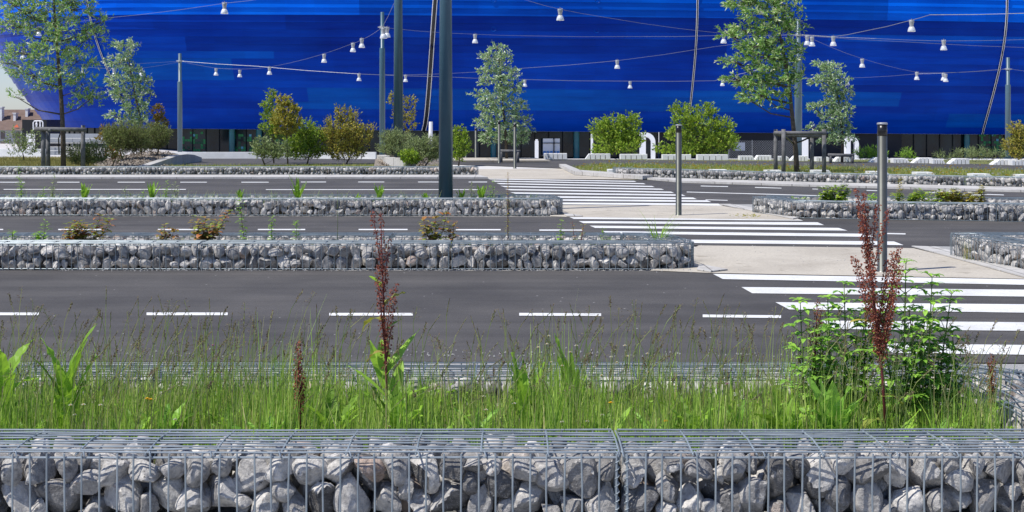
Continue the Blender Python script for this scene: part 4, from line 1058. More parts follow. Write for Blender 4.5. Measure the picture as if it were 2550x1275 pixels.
tree("poplar_tree", "tree", "silvery green tree standing behind the pair of far bollards", 56, [(1262, 398), (1258, 320), (1250, 240), (1242, 150), (1238, 112)],
     [(1240, 122, 16, 12), (1222, 140, 26, 12), (1255, 145, 22, 14), (1235, 165, 34, 14), (1212, 180, 22, 10), (1265, 185, 34, 16), (1230, 205, 34, 16), (1192, 232, 22, 8), (1275, 220, 28, 18), (1235, 245, 38, 18), (1212, 268, 26, 14), (1285, 265, 26, 20), (1245, 285, 44, 18), (1215, 305, 30, 18), (1295, 305, 28, 18), (1255, 325, 48, 18), (1225, 345, 26, 18), (1290, 345, 24, 20), (1320, 325, 14, 8)],
     'silver', .11, .044, 1050, 10, .2, trunkr=(.06, .012), wind=-.15, updr=.3)
tree("willow_tree", "tree", "leaning leafy willow tied between four stakes on the right", 41, [(1985, 445), (1982, 380), (1975, 310), (1968, 240), (1955, 150), (1935, 50), (1915, -60)],
     [(1900, -10, 45, 30), (1850, 0, 34, 24), (1960, 10, 36, 22), (1905, 40, 60, 18), (1860, 75, 44, 14), (1810, 85, 26, 9), (1930, 75, 45, 18), (1975, 60, 22, 22), (1880, 110, 44, 16), (1945, 115, 40, 20), (1985, 130, 18, 20), (1895, 140, 55, 16), (1825, 152, 26, 7), (1960, 160, 34, 20), (1905, 175, 44, 14), (1830, 197, 26, 7), (1880, 205, 44, 15), (1950, 200, 40, 18), (1890, 235, 44, 16), (1865, 250, 16, 8), (1990, 190, 14, 18), (1955, 232, 28, 12), (1940, 262, 12, 8), (1890, -70, 60, 40), (1950, -60, 50, 30)],
     'willow', .13, .040, 1350, 10, .24, trunkr=(.085, .02), wind=-.4, updr=.15)
tree("poplar_tree", "tree", "small silvery tree near the white arch on the right", 53, [(2097, 405), (2098, 340), (2092, 270), (2078, 200), (2052, 155)],
     [(2050, 162, 18, 10), (2075, 170, 22, 10), (2060, 190, 30, 12), (2040, 202, 20, 8), (2090, 200, 22, 14), (2075, 220, 26, 14), (2100, 235, 20, 20), (2080, 255, 24, 16), (2045, 262, 22, 8), (2025, 270, 14, 6), (2100, 280, 22, 20), (2070, 290, 28, 14), (2095, 315, 30, 18), (2065, 320, 22, 12), (2100, 345, 26, 14), (2060, 350, 18, 10), (2025, 318, 14, 6)],
     'silver', .11, .044, 740, 10, .2, trunkr=(.055, .012), wind=-.3, updr=.2)

def shrub(label, d, base, blobs, mat, LL, LW, sprigs, per, spl, r=(.03, .01), **k):
    by = blobs[len(blobs) // 2]
    return tree("shrub", "shrub", label, d, [base, ((base[0] + by[0]) / 2, (base[1] + by[1]) / 2), (by[0], by[1])], blobs, mat, LL, LW, sprigs, per, spl, trunkr=r, **k)
shrub("dense feathery green shrub on the left mulch bank, widest of its group", 48.5, (312, 395), [(300, 350, 36, 30), (330, 345, 30, 28), (280, 345, 20, 22), (340, 368, 26, 18), (300, 375, 30, 12)], 'olive', .10, .016, 1000, 9, .32, updr=1.1)
shrub("feathery green shrub at the top end of the left mulch bank", 50, (388, 385), [(385, 348, 28, 28), (402, 345, 20, 26), (370, 365, 16, 16)], 'olive', .10, .016, 480, 9, .3, updr=1.1)
shrub("loose green shrub at the foot of the large left tree", 45, (215, 415), [(200, 388, 34, 22), (235, 385, 28, 24), (215, 402, 40, 12)], 'olive', .09, .018, 480, 9, .22, updr=.9)
shrub("sparse leafy shrub before the dark pavilion at the far left", 55, (60, 392), [(45, 350, 26, 22), (75, 360, 26, 22), (55, 378, 34, 10), (90, 340, 10, 14), (30, 332, 12, 10)], 'grey', .09, .045, 150, 6, .25)
shrub("slim orange-leaved bush behind the left mulch bank", 53, (398, 380), [(392, 285, 12, 22), (402, 310, 14, 20), (385, 320, 12, 14), (398, 340, 16, 14)], 'orange', .09, .05, 170, 8, .14, updr=.8)
shrub("small orange-tipped bush beside the railed ramp", 52, (268, 390), [(262, 330, 12, 16), (255, 345, 14, 8), (275, 320, 10, 10)], 'orange', .08, .045, 60, 7, .15)
shrub("tiny purple-red shrub low on the mulch bank", 46, (278, 412), [(275, 385, 10, 14), (290, 392, 12, 8)], 'redleaf', .07, .04, 60, 7, .12)
tree("young_tree", "young tree", "slim green upright young tree, leftmost of the bronze group", 52, [(682, 400), (680, 330), (676, 250), (673, 225)], [(675, 238, 9, 16), (672, 262, 16, 16), (675, 290, 20, 18), (672, 318, 24, 16), (690, 335, 20, 16)], 'maple', .08, .045, 280, 8, .15, trunkr=(.025, .008), updr=.5)
tree("young_tree", "young tree", "bronze-leaved young tree with bare lower trunk in the middle left", 50, [(717, 405), (714, 340), (708, 260), (706, 240)], [(706, 252, 16, 14), (715, 275, 26, 18), (705, 300, 30, 18), (728, 305, 22, 16), (710, 328, 24, 12)], 'bronze', .09, .055, 380, 8, .16, trunkr=(.028, .008), updr=.5)
shrub("bright green bush between the two bronze ones", 51, (765, 400), [(760, 325, 26, 18), (780, 345, 28, 18), (750, 360, 34, 18), (775, 375, 30, 14), (725, 372, 20, 16), (760, 390, 42, 9)], 'maple', .085, .05, 560, 7, .26, updr=.8)
shrub("low green bush under the slim upright young tree", 49, (660, 402), [(655, 365, 20, 20), (672, 380, 24, 14), (645, 385, 10, 10), (690, 388, 34, 9), (700, 368, 18, 12)], 'grey', .09, .035, 330, 8, .18)
shrub("spreading bronze bush left of the slim mast", 51, (862, 402), [(850, 295, 10, 22), (875, 300, 12, 18), (838, 325, 26, 20), (875, 330, 28, 20), (822, 345, 22, 18), (895, 350, 26, 20), (855, 362, 36, 20), (920, 330, 8, 12), (885, 380, 26, 10), (835, 380, 26, 10), (862, 392, 42, 9)], 'bronze', .08, .045, 800, 8, .34, updr=1.1)
shrub("thin bronze bush seen on both sides of the tall mast", 54, (1012, 395), [(980, 250, 9, 18), (1020, 258, 14, 18), (1008, 285, 24, 16), (1022, 310, 16, 16), (985, 285, 8, 14)], 'bronze', .08, .05, 170, 7, .16)
shrub("grey-green bush at the foot of the slim mast", 48.5, (985, 405), [(975, 345, 24, 18), (1000, 352, 30, 18), (960, 372, 20, 10), (985, 375, 34, 14)], 'grey', .09, .018, 560, 9, .2, updr=.7)
shrub("wide grey-green bush between the two tall masts", 46.5, (1055, 412), [(1040, 370, 28, 18), (1068, 362, 26, 18), (1088, 380, 14, 20), (1055, 390, 38, 14), (1022, 392, 18, 14)], 'grey', .09, .018, 640, 9, .2, updr=.7)
shrub("bright green low bush on the mulch heap", 46, (1022, 412), [(1018, 392, 18, 16), (1030, 400, 14, 8)], 'maple', .08, .05, 140, 7, .14)
shrub("yellow-green bush just right of the thickest mast", 49, (1142, 402), [(1142, 338, 16, 20), (1150, 365, 18, 20), (1138, 388, 16, 12)], 'maple', .08, .045, 240, 8, .16)
shrub("rounded green maple bush left of the tall white arch", 60, (1542, 398), [(1495, 318, 22, 12), (1530, 310, 26, 16), (1570, 308, 22, 18), (1505, 340, 28, 16), (1545, 338, 40, 22), (1578, 345, 20, 18), (1520, 365, 34, 18), (1555, 368, 32, 16), (1500, 378, 24, 10)], 'maple', .115, .07, 800, 7, .30, updr=.7)
shrub("largest green maple bush right of the tall white arch", 60, (1752, 400), [(1700, 278, 24, 12), (1755, 278, 22, 14), (1710, 305, 30, 16), (1750, 312, 40, 20), (1800, 320, 22, 16), (1690, 338, 28, 16), (1740, 350, 44, 24), (1800, 350, 30, 18), (1665, 375, 30, 10), (1715, 380, 40, 12), (1775, 378, 36, 12), (1815, 368, 14, 10)], 'maple', .115, .07, 1100, 7, .30, updr=.7)
shrub("olive bush at the right edge below the short mast", 50, (2538, 405), [(2530, 325, 14, 18), (2545, 340, 22, 20), (2530, 365, 26, 18), (2545, 385, 30, 14), (2568, 340, 20, 20)], 'bronze', .10, .04, 360, 8, .2, updr=.8)
shrub("grassy green tuft behind the white blocks right of the arch", 54, (2168, 405), [(2155, 388, 22, 12), (2180, 385, 18, 14), (2200, 392, 14, 8)], 'fresh', .16, .02, 120, 8, .2, updr=1.2)
shrub("low green tuft behind the white blocks near the dark glass", 54, (2262, 405), [(2262, 385, 10, 10), (2250, 392, 16, 8), (2275, 395, 14, 6)], 'fresh', .16, .02, 40, 7, .2, updr=1.2)
shrub("pale grassy tuft behind the white blocks towards the right edge", 54, (2420, 408), [(2400, 390, 26, 10), (2440, 388, 26, 12), (2350, 395, 20, 7), (2480, 392, 16, 8)], 'grey', .18, .014, 160, 8, .25, updr=1.0)

# grass verges beyond the far gabions
def grass_patch(name, n_, fn, hmin, hmax, wd, mat, seg=1):
    m_ = MB(); k = 0
    for _ in range(n_):
        p = fn()
        if p is None: continue
        x, y, z = p; L = rnd.uniform(hmin, hmax); lean = Vector((rnd.gauss(0, .3), rnd.gauss(0, .3), 1)).normalized(); a = rnd.uniform(0, math.pi)
        sx, sy = math.cos(a) * wd / 2, math.sin(a) * wd / 2; P = Vector((x, y, z)); T = P + lean * L
        m_.add([(x - sx, y - sy, z), (x + sx, y + sy, z), tuple(T)], [(0, 1, 2)])
    return tag(m_.obj(name, mat), kind='stuff')
def inpoly(pts):
    P = [G(*p)[:2] for p in pts]; xs_ = [p[0] for p in P]; ys_ = [p[1] for p in P]
    def f():
        for _ in range(30):
            x, y = rnd.uniform(min(xs_), max(xs_)), rnd.uniform(min(ys_), max(ys_)); ins = False; j = len(P) - 1
            for i in range(len(P)):
                if (P[i][1] > y) != (P[j][1] > y) and x < (P[j][0] - P[i][0]) * (y - P[i][1]) / (P[j][1] - P[i][1]) + P[i][0]: ins = not ins
                j = i
            if ins: return (x, y, 0)
    return f
vp = [(1420, 419), (1500, 410), (2000, 416.5), (2620, 429), (2640, 460), (2200, 452), (1950, 446), (1700, 441), (1480, 437)]
fv = inpoly(vp)
grass_patch("verge_grass", 26000, fv, .05, .17, .018, LF['dry'])
grass_patch("verge_grass", 2500, inpoly([(1320, 400), (2000, 404), (2600, 413), (2600, 402), (2000, 397.2), (1320, 397.2)]), .02, .04, .02, LF['dry'])
grass_patch("lawn_grass", 16000, inpoly([(-60, 420), (290, 420), (262, 393), (-60, 393)]), .04, .13, .018, LF['lawn'])
grass_patch("verge_grass", 6000, inpoly([(250, 421), (1120, 421), (1110, 411), (420, 413)]), .03, .13, .016, LF['dry'])
fl = MB()
for _ in range(520):
    p = fv(); 
    if p is None: continue
    c = Vector(p) + Vector((0, 0, rnd.uniform(.08, .2))); s_ = rnd.uniform(.02, .04) * (1.2 if rnd.random() < .5 else .8); mi = 0 if rnd.random() < .45 else 1
    fl.tube([c + Vector((0, 0, -.01)), c + Vector((0, 0, .012))], [s_ * .6, s_], 6, mi)
tag(fl.obj("verge_flowers", [LF['yellowf'], LF['whitef']]), kind='stuff')

# ------------------------------------------------------------------ weeds standing in the beds
def dock(label, px_, d, base_z, ytop, nspike, leafs, spread=0.12, seedm='dockseed', lean=0.0, dens=1.0, L0=.2):
    top = AT(px_, ytop, d); x0 = top.x - lean; base = Vector((x0, d, base_z)); hh = top.z - base_z
    root = thing("dock_plant", label, "dock plant", tuple(base), None)
    st = MB(); sp = MB(); lv = MB()
    mainp = [base, base + Vector((lean * .2, 0, hh * .3)), base + Vector((lean * .6, 0, hh * .65)), top]
    st.tube(mainp, [.007, .006, .004, .0015], 7)
    def spike(p0, dr, L):
        q = p0.copy(); pts = [p0]; nn = int(L / .0065 * dens)
        path = [p0, p0 + dr * L * .5 + Vector((0, 0, L * .06)), p0 + dr * L + Vector((0, 0, L * .18))]
        st.tube(path, [.0025, .002, .001], 5)
        for j in range(nn):
            t = (j + rnd.random()) / nn; p = path[0].lerp(path[1], t * 2) if t < .5 else path[1].lerp(path[2], t * 2 - 1)
            rr_ = .015 * (1 - t * .55) * (0.6 + 0.4 * math.sin(t * L * 260)) + .004
            for _ in range(4):
                v = rv(1); v.z *= .6; sp.leaf(p + v * rr_, (v + Vector((0, 0, -.3))), rnd.uniform(.007, .013), rnd.uniform(.006, .010))
    spike(base + Vector((lean * .55, 0, hh * .6)), (top - (base + Vector((lean * .55, 0, hh * .6)))).normalized(), hh * .38)
    for k in range(nspike):
        t = .12 + .75 * k / max(1, nspike); p0 = mainp[1].lerp(mainp[2], min(1, t)) if t < .6 else mainp[2].lerp(top, (t - .6) / .5)
        sgn = -1 if k % 2 else 1
        dr = Vector((sgn * rnd.uniform(.5, 1) * spread / .3, rnd.uniform(-.3, .3), 1)).normalized()
        spike(p0, dr, hh * rnd.uniform(.22, .36) * (1.15 - t * .5))
    for (a, z, L, W, curl, mi) in leafs:
        dr = Vector((math.cos(a), math.sin(a) * .5, .8 if curl < 2 else .4)); lv.blade(base + Vector((lean * z, 0, hh * z)), dr, L, W, curl, 8, mi, wav=.12)
    st.obj("stem", LF['redstem'], root, True); sp.obj("seed_heads", LF[seedm], root)
    if leafs: lv.obj("leaves", [LF['deep'], LF['bronze'], LF['redleaf'], LF['fresh']], root)
    return root
def rosette(label, px_, d, z, n_, L, W, mat='fresh', cat="leafy weed", up=1.6, stem=0.0, curl=.7):
    c = AT(px_, 0, d); base = Vector((c.x, d, z)); root = thing("leafy_weed", label, cat, tuple(base)); lv = MB(); sm_ = MB()
    for k in range(int(n_ * 1.5)):
        a = k * 2.4 + rnd.uniform(-.3, .3); dr = Vector((math.cos(a), math.sin(a), up * rnd.uniform(.7, 1.5)))
        z_ = stem * (k / n_ / 1.5) ** 1.2
        lv.blade(base + Vector((0, 0, z_)), dr, L * rnd.uniform(.5, 1.1), W * rnd.uniform(.55, 1.0), curl * rnd.uniform(.3, 2.2), 10, 0, wav=.16, fold=.35)
    if stem: sm_.tube([base, base + Vector((rnd.uniform(-.01, .01), 0, stem * .5)), base + Vector((0, 0, stem))], [.006, .005, .002], 6); sm_.obj("stem", LF['greenstem'], root, True)
    lv.obj("leaves", LF[mat], root); return root
def herb(label, px_, d, z, ytop, nb, mat='deep'):
    t = AT(px_, ytop, d); base = Vector((t.x, d, z)); root = thing("leafy_herb", label, "herb", tuple(base)); st = MB(); lv = MB(); hh = t.z - z
    for k in range(nb):
        off = rnd.uniform(-.13, .13) * (k > 0); top = base + Vector((off, rnd.uniform(-.08, .08), hh * (1 if k == 0 else rnd.uniform(.6, .95)))); b0 = base + Vector((off * .3, 0, 0)); mid = b0.lerp(top, .5) + Vector((rnd.uniform(-.02, .02), 0, 0))
        st.tube([b0, mid, top], [.005, .004, .002], 6); nn = int((top.z - z) / .042)
        for j in range(2, nn + 1):
            u = j / nn; p = b0.lerp(mid, u * 2) if u < .5 else mid.lerp(top, min(1, u * 2 - 1)); a0 = j * 1.57 + rnd.uniform(-.4, .4)
            for q in range(2):
                a = a0 + q * math.pi; bl = (.025 + .075 * (1 - u)) * rnd.uniform(.5, 1.2); dr = Vector((math.cos(a), math.sin(a), .75)).normalized(); e_ = p + dr * bl
                st.tube([p, e_], [.002, .0014], 4)
                for w_ in range(5):
                    aa = a + (w_ - 2) * .75 + rnd.uniform(-.2, .2); ss = rnd.uniform(.05, .085) * (1.15 - .5 * u)
                    lv.blade(e_, Vector((math.cos(aa), math.sin(aa), rnd.uniform(.1, .6))), ss, ss * .42, rnd.uniform(.5, 1.5), 4, 0, wav=.05)
    st.obj("stem", LF['greenstem'], root, True); lv.obj("leaves", LF[mat], root); return root
def sapling(label, px_, d, z, ytop, mat, LL, LW, stems=1, spread=.1, dens=60, stemm='redstem', r=.004, cat="sapling", name="sapling", flowers=None, whorl=False, lean=0.0):
    t = AT(px_, ytop, d); base = Vector((t.x, d, z)); root = thing(name, label, cat, tuple(base)); st = MB(); lv = MB(); fw = MB(); hh = t.z - z
    if stems > 2: spread *= 1.6; dens *= 1.05; LL *= 1.2; LW *= 1.3
    tops = []
    for k in range(stems):
        tx = rnd.uniform(-spread, spread) if stems > 1 else lean; top = base + Vector((tx, rnd.uniform(-spread, spread) * .5, hh * (1 if k == 0 else rnd.uniform(.55, .95))))
        mid = base.lerp(top, .5) + Vector((tx * .15 + rnd.uniform(-.01, .01), 0, 0)); st.tube([base, mid, top], [r, r * .8, r * .4], 5)
        tops.append(top)
        nn = max(4, int(dens * 1.5 * hh / stems))
        for j in range(nn):
            u = .18 + .82 * j / nn; p = base.lerp(mid, u * 2) if u < .5 else mid.lerp(top, u * 2 - 1)
            for q in range(4 if whorl else 2):
                a = j * 2.4 + q * (math.pi / 2 if whorl else math.pi) + rnd.uniform(-.3, .3); dr = Vector((math.cos(a), math.sin(a), rnd.uniform(.05, .7)))
                ss = LL * 1.25 * rnd.uniform(.6, 1.1) * (1.1 - .4 * u)
                br = rnd.uniform(0, .35) * LL if not whorl else 0
                lv.blade(p + dr * br, dr, ss, LW * ss / LL, rnd.uniform(.5, 1.4), 4, 0, wav=.04)
        if flowers:
            for _ in range(flowers * 2):
                v = rv(.06); c = rnd.choice(tops) + Vector((v.x, v.y, v.z * .2 + .01))
                for q in range(5): fw.leaf(c, Vector((math.cos(q * 1.26), math.sin(q * 1.26), .3)), .028, .024)
    st.obj("stem", LF[stemm], root, True); lv.obj("leaves", LF[mat], root)
    if flowers: fw.obj("blossoms", LF['whitef'], root)
    return root

# nearest bed: big individual plants
D1 = "deep"
dock("tallest dock with dark red seed spikes, in front of the nearest bollard", 2150, 5.85, .12, 505, 16, [(2.6, .5, .12, .03, 1.5, 1), (.4, .62, .12, .04, 1.5, 0), (.2, .22, .13, .05, 2.5, 2), (2.9, .38, .14, .045, 1.6, 0), (.5, .5, .1, .035, 1.2, 0), (3.3, .12, .16, .055, 2.6, 2)], .085, lean=-.10, dens=1.5)
dock("dock with short red spike and broad upright leaves, left of centre", 948, 6.05, .12, 555, 6, [(1.4, .08, .30, .075, .1, 3), (1.9, .24, .24, .065, .1, 3), (2.6, .2, .22, .05, .3, 3), (1.0, .3, .26, .05, .2, 3), (.3, .14, .22, .05, .6, 3), (1.7, .3, .18, .06, .3, 3), (2.4, .55, .14, .05, 2.4, 1), (.7, .62, .12, .045, .8, 1), (2.9, .40, .1, .04, 2.2, 2), (2.3, .70, .09, .03, .6, 3), (.5, .5, .1, .03, .4, 3)], .05, lean=-.03)
dock("small bright red dock spike low in the grass", 742, 5.9, .12, 862, 5, [(.4, .1, .2, .035, 1.6, 0)], .04, dens=1.5, lean=-.01)
dock("rusty orange dock half hidden by the leafy weeds", 2035, 6.3, .12, 760, 5, [], .09, 'rust', lean=.02)
dock("rusty dock at the far right of the grassy bed", 2468, 6.2, .12, 890, 6, [(.8, .25, .16, .06, 1.5, 0)], .05, 'rust')
rosette("tall broad-leaved weed with notched leaves at the left of the nearest bed", 160, 5.95, .12, 12, .30, .07, 'fresh', up=2.6, stem=.26, curl=.5)
rosette("dark-tipped broad leaf plant cut by the left edge", 8, 5.95, .12, 9, .26, .06, 'fresh', up=3.0, stem=.3, curl=.9)
rosette("upright broad leaves in the middle of the nearest bed", 1310, 6.1, .12, 11, .32, .075, 'fresh', up=3.4, stem=.06, curl=.3)
rosette("fern-like pair of upright leaves right of the middle", 1430, 6.2, .12, 7, .36, .055, 'fresh', up=4.0, stem=.1, curl=.3)
rosette("large glossy dock leaves left of the tallest red dock", 2075, 5.75, .12, 11, .30, .07, 'deep', up=2.6, stem=.12, curl=.6)
rosette("broad basal leaves at the foot of the middle dock", 990, 5.9, .12, 9, .30, .07, 'fresh', up=2.8, stem=.02, curl=.5)
rosette("broad pale leaves between the tallest dock and the refuge", 1960, 5.8, .12, 10, .28, .07, 'fresh', up=2.4, stem=.02, curl=.6)
rosette("low broad leaves beside the short red dock", 830, 5.95, .12, 7, .28, .06, 'fresh', up=2.2, stem=.02, curl=.6)
for i, (px_, yt) in enumerate([(2265, 660), (2320, 690), (2100, 712), (2000, 760), (2385, 840), (2160, 760), (2055, 800), (2290, 800)]):
    lab = ["tallest leafy green herb with whorled leaves right of the red dock", "leafy herb next to the tallest one, near the white stripes", "leafy herb with whorled leaves left of the red dock", "shorter leafy herb at the left of the herb group", "low leafy herb shoot at the far right of the herb group", "leafy herb directly behind the red dock", "low leafy herb filling the gap left of the red dock", "low leafy herb at the feet of the tall pair right of the red dock"][i]
    herb(lab, px_, 6.2 + .1 * (i % 3), .12, yt, 3 if i < 3 else 2)
for i, (px_, L, W, mt) in enumerate([(60, .2, .045, 'fresh'), (330, .17, .04, 'fresh'), (420, .2, .05, 'deep'), (560, .16, .04, 'fresh'), (665, .2, .045, 'deep'), (1100, .18, .045, 'fresh'), (1190, .2, .04, 'deep'), (1370, .17, .045, 'fresh'),
                                    (1520, .2, .05, 'fresh'), (1620, .18, .04, 'deep'), (1720, .22, .05, 'fresh'), (1830, .2, .045, 'deep'), (2230, .2, .05, 'fresh'), (2340, .2, .045, 'deep'), (2440, .2, .05, 'fresh')]):
    rosette(f"low broad-leaved plant in the grass of the nearest bed, {ordn(i)} low one from the left", px_, 5.75 + .12 * (i % 4), .12, 6, L, W, mt, up=2.0, stem=.02, curl=.8)
# grass of the nearest bed
gr = MB(); gs = MB()
def in_bed():
    y = rnd.uniform(5.62, 6.74); xr = 2.08
    return rnd.uniform(-2.75, xr), y
for _ in range(15000):
    x, y = in_bed(); L = rnd.uniform(.10, .33) * (0.72 + .8 * mnoise.noise(Vector((x * 2.6, y * 2.0, 0))) + .5 * mnoise.noise(Vector((x * 9, y * 7, 2)))) * (1.4 if rnd.random() < .08 else 1); a = rnd.uniform(0, 6.28); ln = rnd.gauss(0, .22)
    dr = Vector((math.cos(a) * abs(ln), math.sin(a) * abs(ln), 1)); sd_ = Vector((math.cos(a + 1.2), math.sin(a + 1.2), 0))
    wd = rnd.uniform(.004, .008) if rnd.random() < .85 else rnd.uniform(.009, .014)
    gr.blade((x, y, .115), dr, L, wd, rnd.uniform(.1, .9), 3, 0, prof=lambda t: 1 - t * .93, side=sd_, fold=.25)
tag(gr.obj("grass", LF['grass']), kind='stuff')
# clover and herb leaves low down
cl = MB()
for _ in range(3600):
    x, y = in_bed()
    if mnoise.noise(Vector((x * 2.3, y * 2.3, 5))) < -.05: continue
    z = .13 + rnd.random() * .13; a = rnd.uniform(0, 6.28)
    cl.leaf(Vector((x, y, z)), Vector((math.cos(a), math.sin(a), rnd.uniform(-.1, .8))), rnd.uniform(.015, .03), rnd.uniform(.008, .014))
tag(cl.obj("ground_cover", LF['fresh']), kind='stuff')
# tall flowering stems
def stems(n_, ylo, yhi, seedy, xr=None):
    for _ in range(n_):
        x, y = in_bed()
        if xr: x = rnd.uniform(*xr)
        L = rnd.uniform(ylo, yhi); ln = Vector((rnd.gauss(.05, .12), rnd.gauss(0, .08), 1)).normalized(); base = Vector((x, y, .12))
        bend = Vector((rnd.gauss(.03, .05), 0, 0)); P = [base, base + ln * L * .5, base + ln * L * .85 + bend * .5, base + ln * L + bend]
        gs.tube(P, [.0018, .0016, .0013, .0009], 3, 0, False)
        hd = P[3] - P[2]; k = rnd.random()
        if k < .55:      # narrow spike
            for j in range(16):
                p = P[2].lerp(P[3], j / 15); v = rv(1); gs.leaf(p, hd.normalized() + v * .35, .013, .0042, mi=1)
        elif k < .8:     # open panicle
            for j in range(18):
                p = P[2].lerp(P[3], .2 + .8 * j / 17) ; v = rv(1); v.z = abs(v.z) * .6; q = p + v * .028 * (1.2 - j / 20)
                gs.tube([p, q], .0004, 3, 1, False); gs.leaf(q, v, .010, .0036, mi=1)
        else:            # thick cylinder head
            for j in range(34):
                p = P[2].lerp(P[3], .35 + .65 * j / 33); v = rv(1); gs.leaf(p + v * .003, hd.normalized() + v * .9, .009, .005, mi=1)
        if rnd.random() < .5:
            gs.blade(base + ln * L * rnd.uniform(.2, .5), ln + Vector((rnd.choice((-1, 1)) * .5, 0, 0)), rnd.uniform(.08, .16), .004, .8, 3, 0, prof=lambda t: 1 - t * .9)
stems(640, .26, .54, 1); stems(90, .42, .62, 1, (-2.7, -1.0)); stems(70, .4, .6, 1, (.2, 2.0)); stems(30, .35, .5, 1, (1.4, 2.05))
tag(gs.obj("grass_stems", [LF['stem'], LF['seed']]), kind='stuff')
# flowers
def flower_proto(name, cat, label, group, petal, r, n_, hgt):
    root = thing(name, label, cat, (0, 0, 0), group); s_ = MB(); s_.tube([(0, 0, -hgt), (0.004, 0, -hgt * .5), (0, 0, 0)], .0012, 4); s_.obj("stem", LF['greenstem'], root)
    p = MB()
    for k in range(n_): a = k * 2 * math.pi / n_; p.leaf(Vector((0, 0, 0)), Vector((math.cos(a), math.sin(a), .25)), r, r * .6, Vector((0, 0, 1)))
    for k in range(n_): a = k * 2 * math.pi / n_; p.leaf(Vector((0, 0, 0.001)), Vector((math.cos(a), math.sin(a), .9)), r * .7, r * .6, Vector((0, 0, 1)))
    p.obj("petals", LF[petal], root, False); c = MB(); c.lathe((0, 0, 0), [(.0015, 0), (r * .35, .003), (r * .1, .006)], 8); c.obj("centre", LF['yellowf'], root); return root
wf = [(1435, 862), (1420, 878), (1366, 838), (1362, 858), (1340, 866), (1556, 862), (1562, 888), (1522, 890), (1536, 904), (1612, 882), (1615, 928), (1498, 936), (1416, 930), (1345, 900), (1372, 903), (1400, 912), (1408, 925), (1480, 915),
      (250, 1010), (208, 1009), (186, 1034), (176, 1010), (436, 1046), (1205, 988), (1280, 1006), (1210, 1022), (1500, 1035), (1400, 1052), (1180, 1067), (968, 1063), (2370, 1068), (1462, 1050)]
fp = None
for i, (px_, py_) in enumerate(sorted(wf)):
    c = AT(px_, py_, 5.75 if py_ > 1000 else 6.2); lab = f"small white flower in the grass of the nearest bed, {ordn(i)} white one from the left"
    if fp is None: fp = flower_proto("white_flower", "flower", lab, "white flowers in the nearest bed", 'whitef', .011, 9, .14); fp.location = c
    else: copy_thing(fp, c, lab)
fp = None
for i, (px_, py_) in enumerate([(366, 994), (375, 996), (1521, 1004), (1658, 1050)]):
    c = AT(px_, py_, 5.75); lab = f"small yellow flower low in the grass, {ordn(i)} yellow one from the left"
    if fp is None: fp = flower_proto("yellow_flower", "flower", lab, "yellow flowers in the nearest bed", 'yellowf', .013, 9, .1); fp.location = c
    else: copy_thing(fp, c, lab)
fp = None
for i, (px_, py_) in enumerate([(530, 861), (1811, 957), (2262, 806), (2272, 811)]):
    c = AT(px_, py_, 6.0); lab = ["purple flower among the tall stems on the left", "purple flower low beside the leafy weeds", "upper purple flower right of the tallest dock", "lower purple flower right of the tallest dock"][i]
    if fp is None: fp = flower_proto("purple_flower", "flower", lab, "purple flowers in the nearest bed", 'purplef', .011, 7, .2); fp.location = c
    else: copy_thing(fp, c, lab)

# second bed (between the gabions at 14-15.6 m)
z2 = .14; d2 = 14.95
sapling("bushy red-leaved sapling at the left of the second bed", 220, d2, z2, 532, 'redleaf', .07, .036, 6, .16, 190)
sapling("low red-leaved sapling touching the bushy one on the left", 172, d2, z2, 558, 'redleaf', .065, .034, 4, .10, 120)
sapling("spreading red-leaved sapling with lobed leaves left of centre", 490, d2, z2, 528, 'redleaf', .07, .042, 6, .2, 180)
sapling("smaller red-leaved sapling left of the spreading one", 420, d2, z2, 556, 'redleaf', .065, .04, 3, .08, 80)
sapling("red-tipped sapling behind the dock with the short spike", 1082, d2, z2, 525, 'redleaf', .075, .042, 4, .13, 100)
sapling("small red-tipped sapling beside the taller one in the middle", 1125, d2, z2, 548, 'redleaf', .065, .036, 2, .06, 60)
sapling("thin arching sapling with sparse green leaves", 612, d2, z2, 492, 'fresh', .055, .03, 1, .05, 36, lean=-.07)
sapling("slim green sapling right of the arching one", 678, d2, z2, 538, 'fresh', .05, .026, 1, .05, 46, 'greenstem')
sapling("small green sapling left of the bare stalk", 738, d2, z2, 548, 'fresh', .05, .026, 1, .05, 46, 'greenstem')
sapling("tall bare stalk with a few small leaves in front of the third bed", 1265, 14.9, z2, 428, 'bronze', .03, .014, 1, .03, 34, 'redstem', .005)
sapling("bare thin stalk left of the short-spiked dock", 840, d2, z2, 470, 'grey', .02, .006, 1, .03, 14, 'greenstem', .003)
sapling("small green weed on the far left of the second bed", 30, d2, z2, 572, 'fresh', .06, .026, 2, .03, 60, 'greenstem')
sapling("upright yellow-green weed at the left of the second bed", 100, d2, z2, 548, 'fresh', .06, .022, 3, .04, 90, 'greenstem')
sapling("round-leaved weed with a purple flower near the bed's end", 1395, d2, z2, 540, 'fresh', .05, .04, 2, .04, 30, 'greenstem')
sapling("small dark weed with buds near the bed's end", 1440, d2, z2, 550, 'redleaf', .035, .018, 3, .05, 60)
sapling("small leafy weed right of the dark budded one", 1512, d2, z2, 566, 'fresh', .04, .025, 2, .06, 50, 'greenstem')
gt = thing("grass_tuft", "arching tuft of coarse green grass at the rounded end of the second bed", "grass tuft", (AT(1640, 0, 15).x, 15, z2)); b_ = MB()
for k in range(34):
    a = rnd.uniform(-.5, 6.5); b_.blade((gt.location.x + rnd.gauss(0, .03), 15 + rnd.gauss(0, .03), z2), (math.cos(a) * .45, math.sin(a) * .3, 1), rnd.uniform(.3, .56), .015, rnd.uniform(.6, 1.9), 7, 0, prof=lambda t: 1 - t * .93)
b_.obj("blades", LF['fresh'], gt)
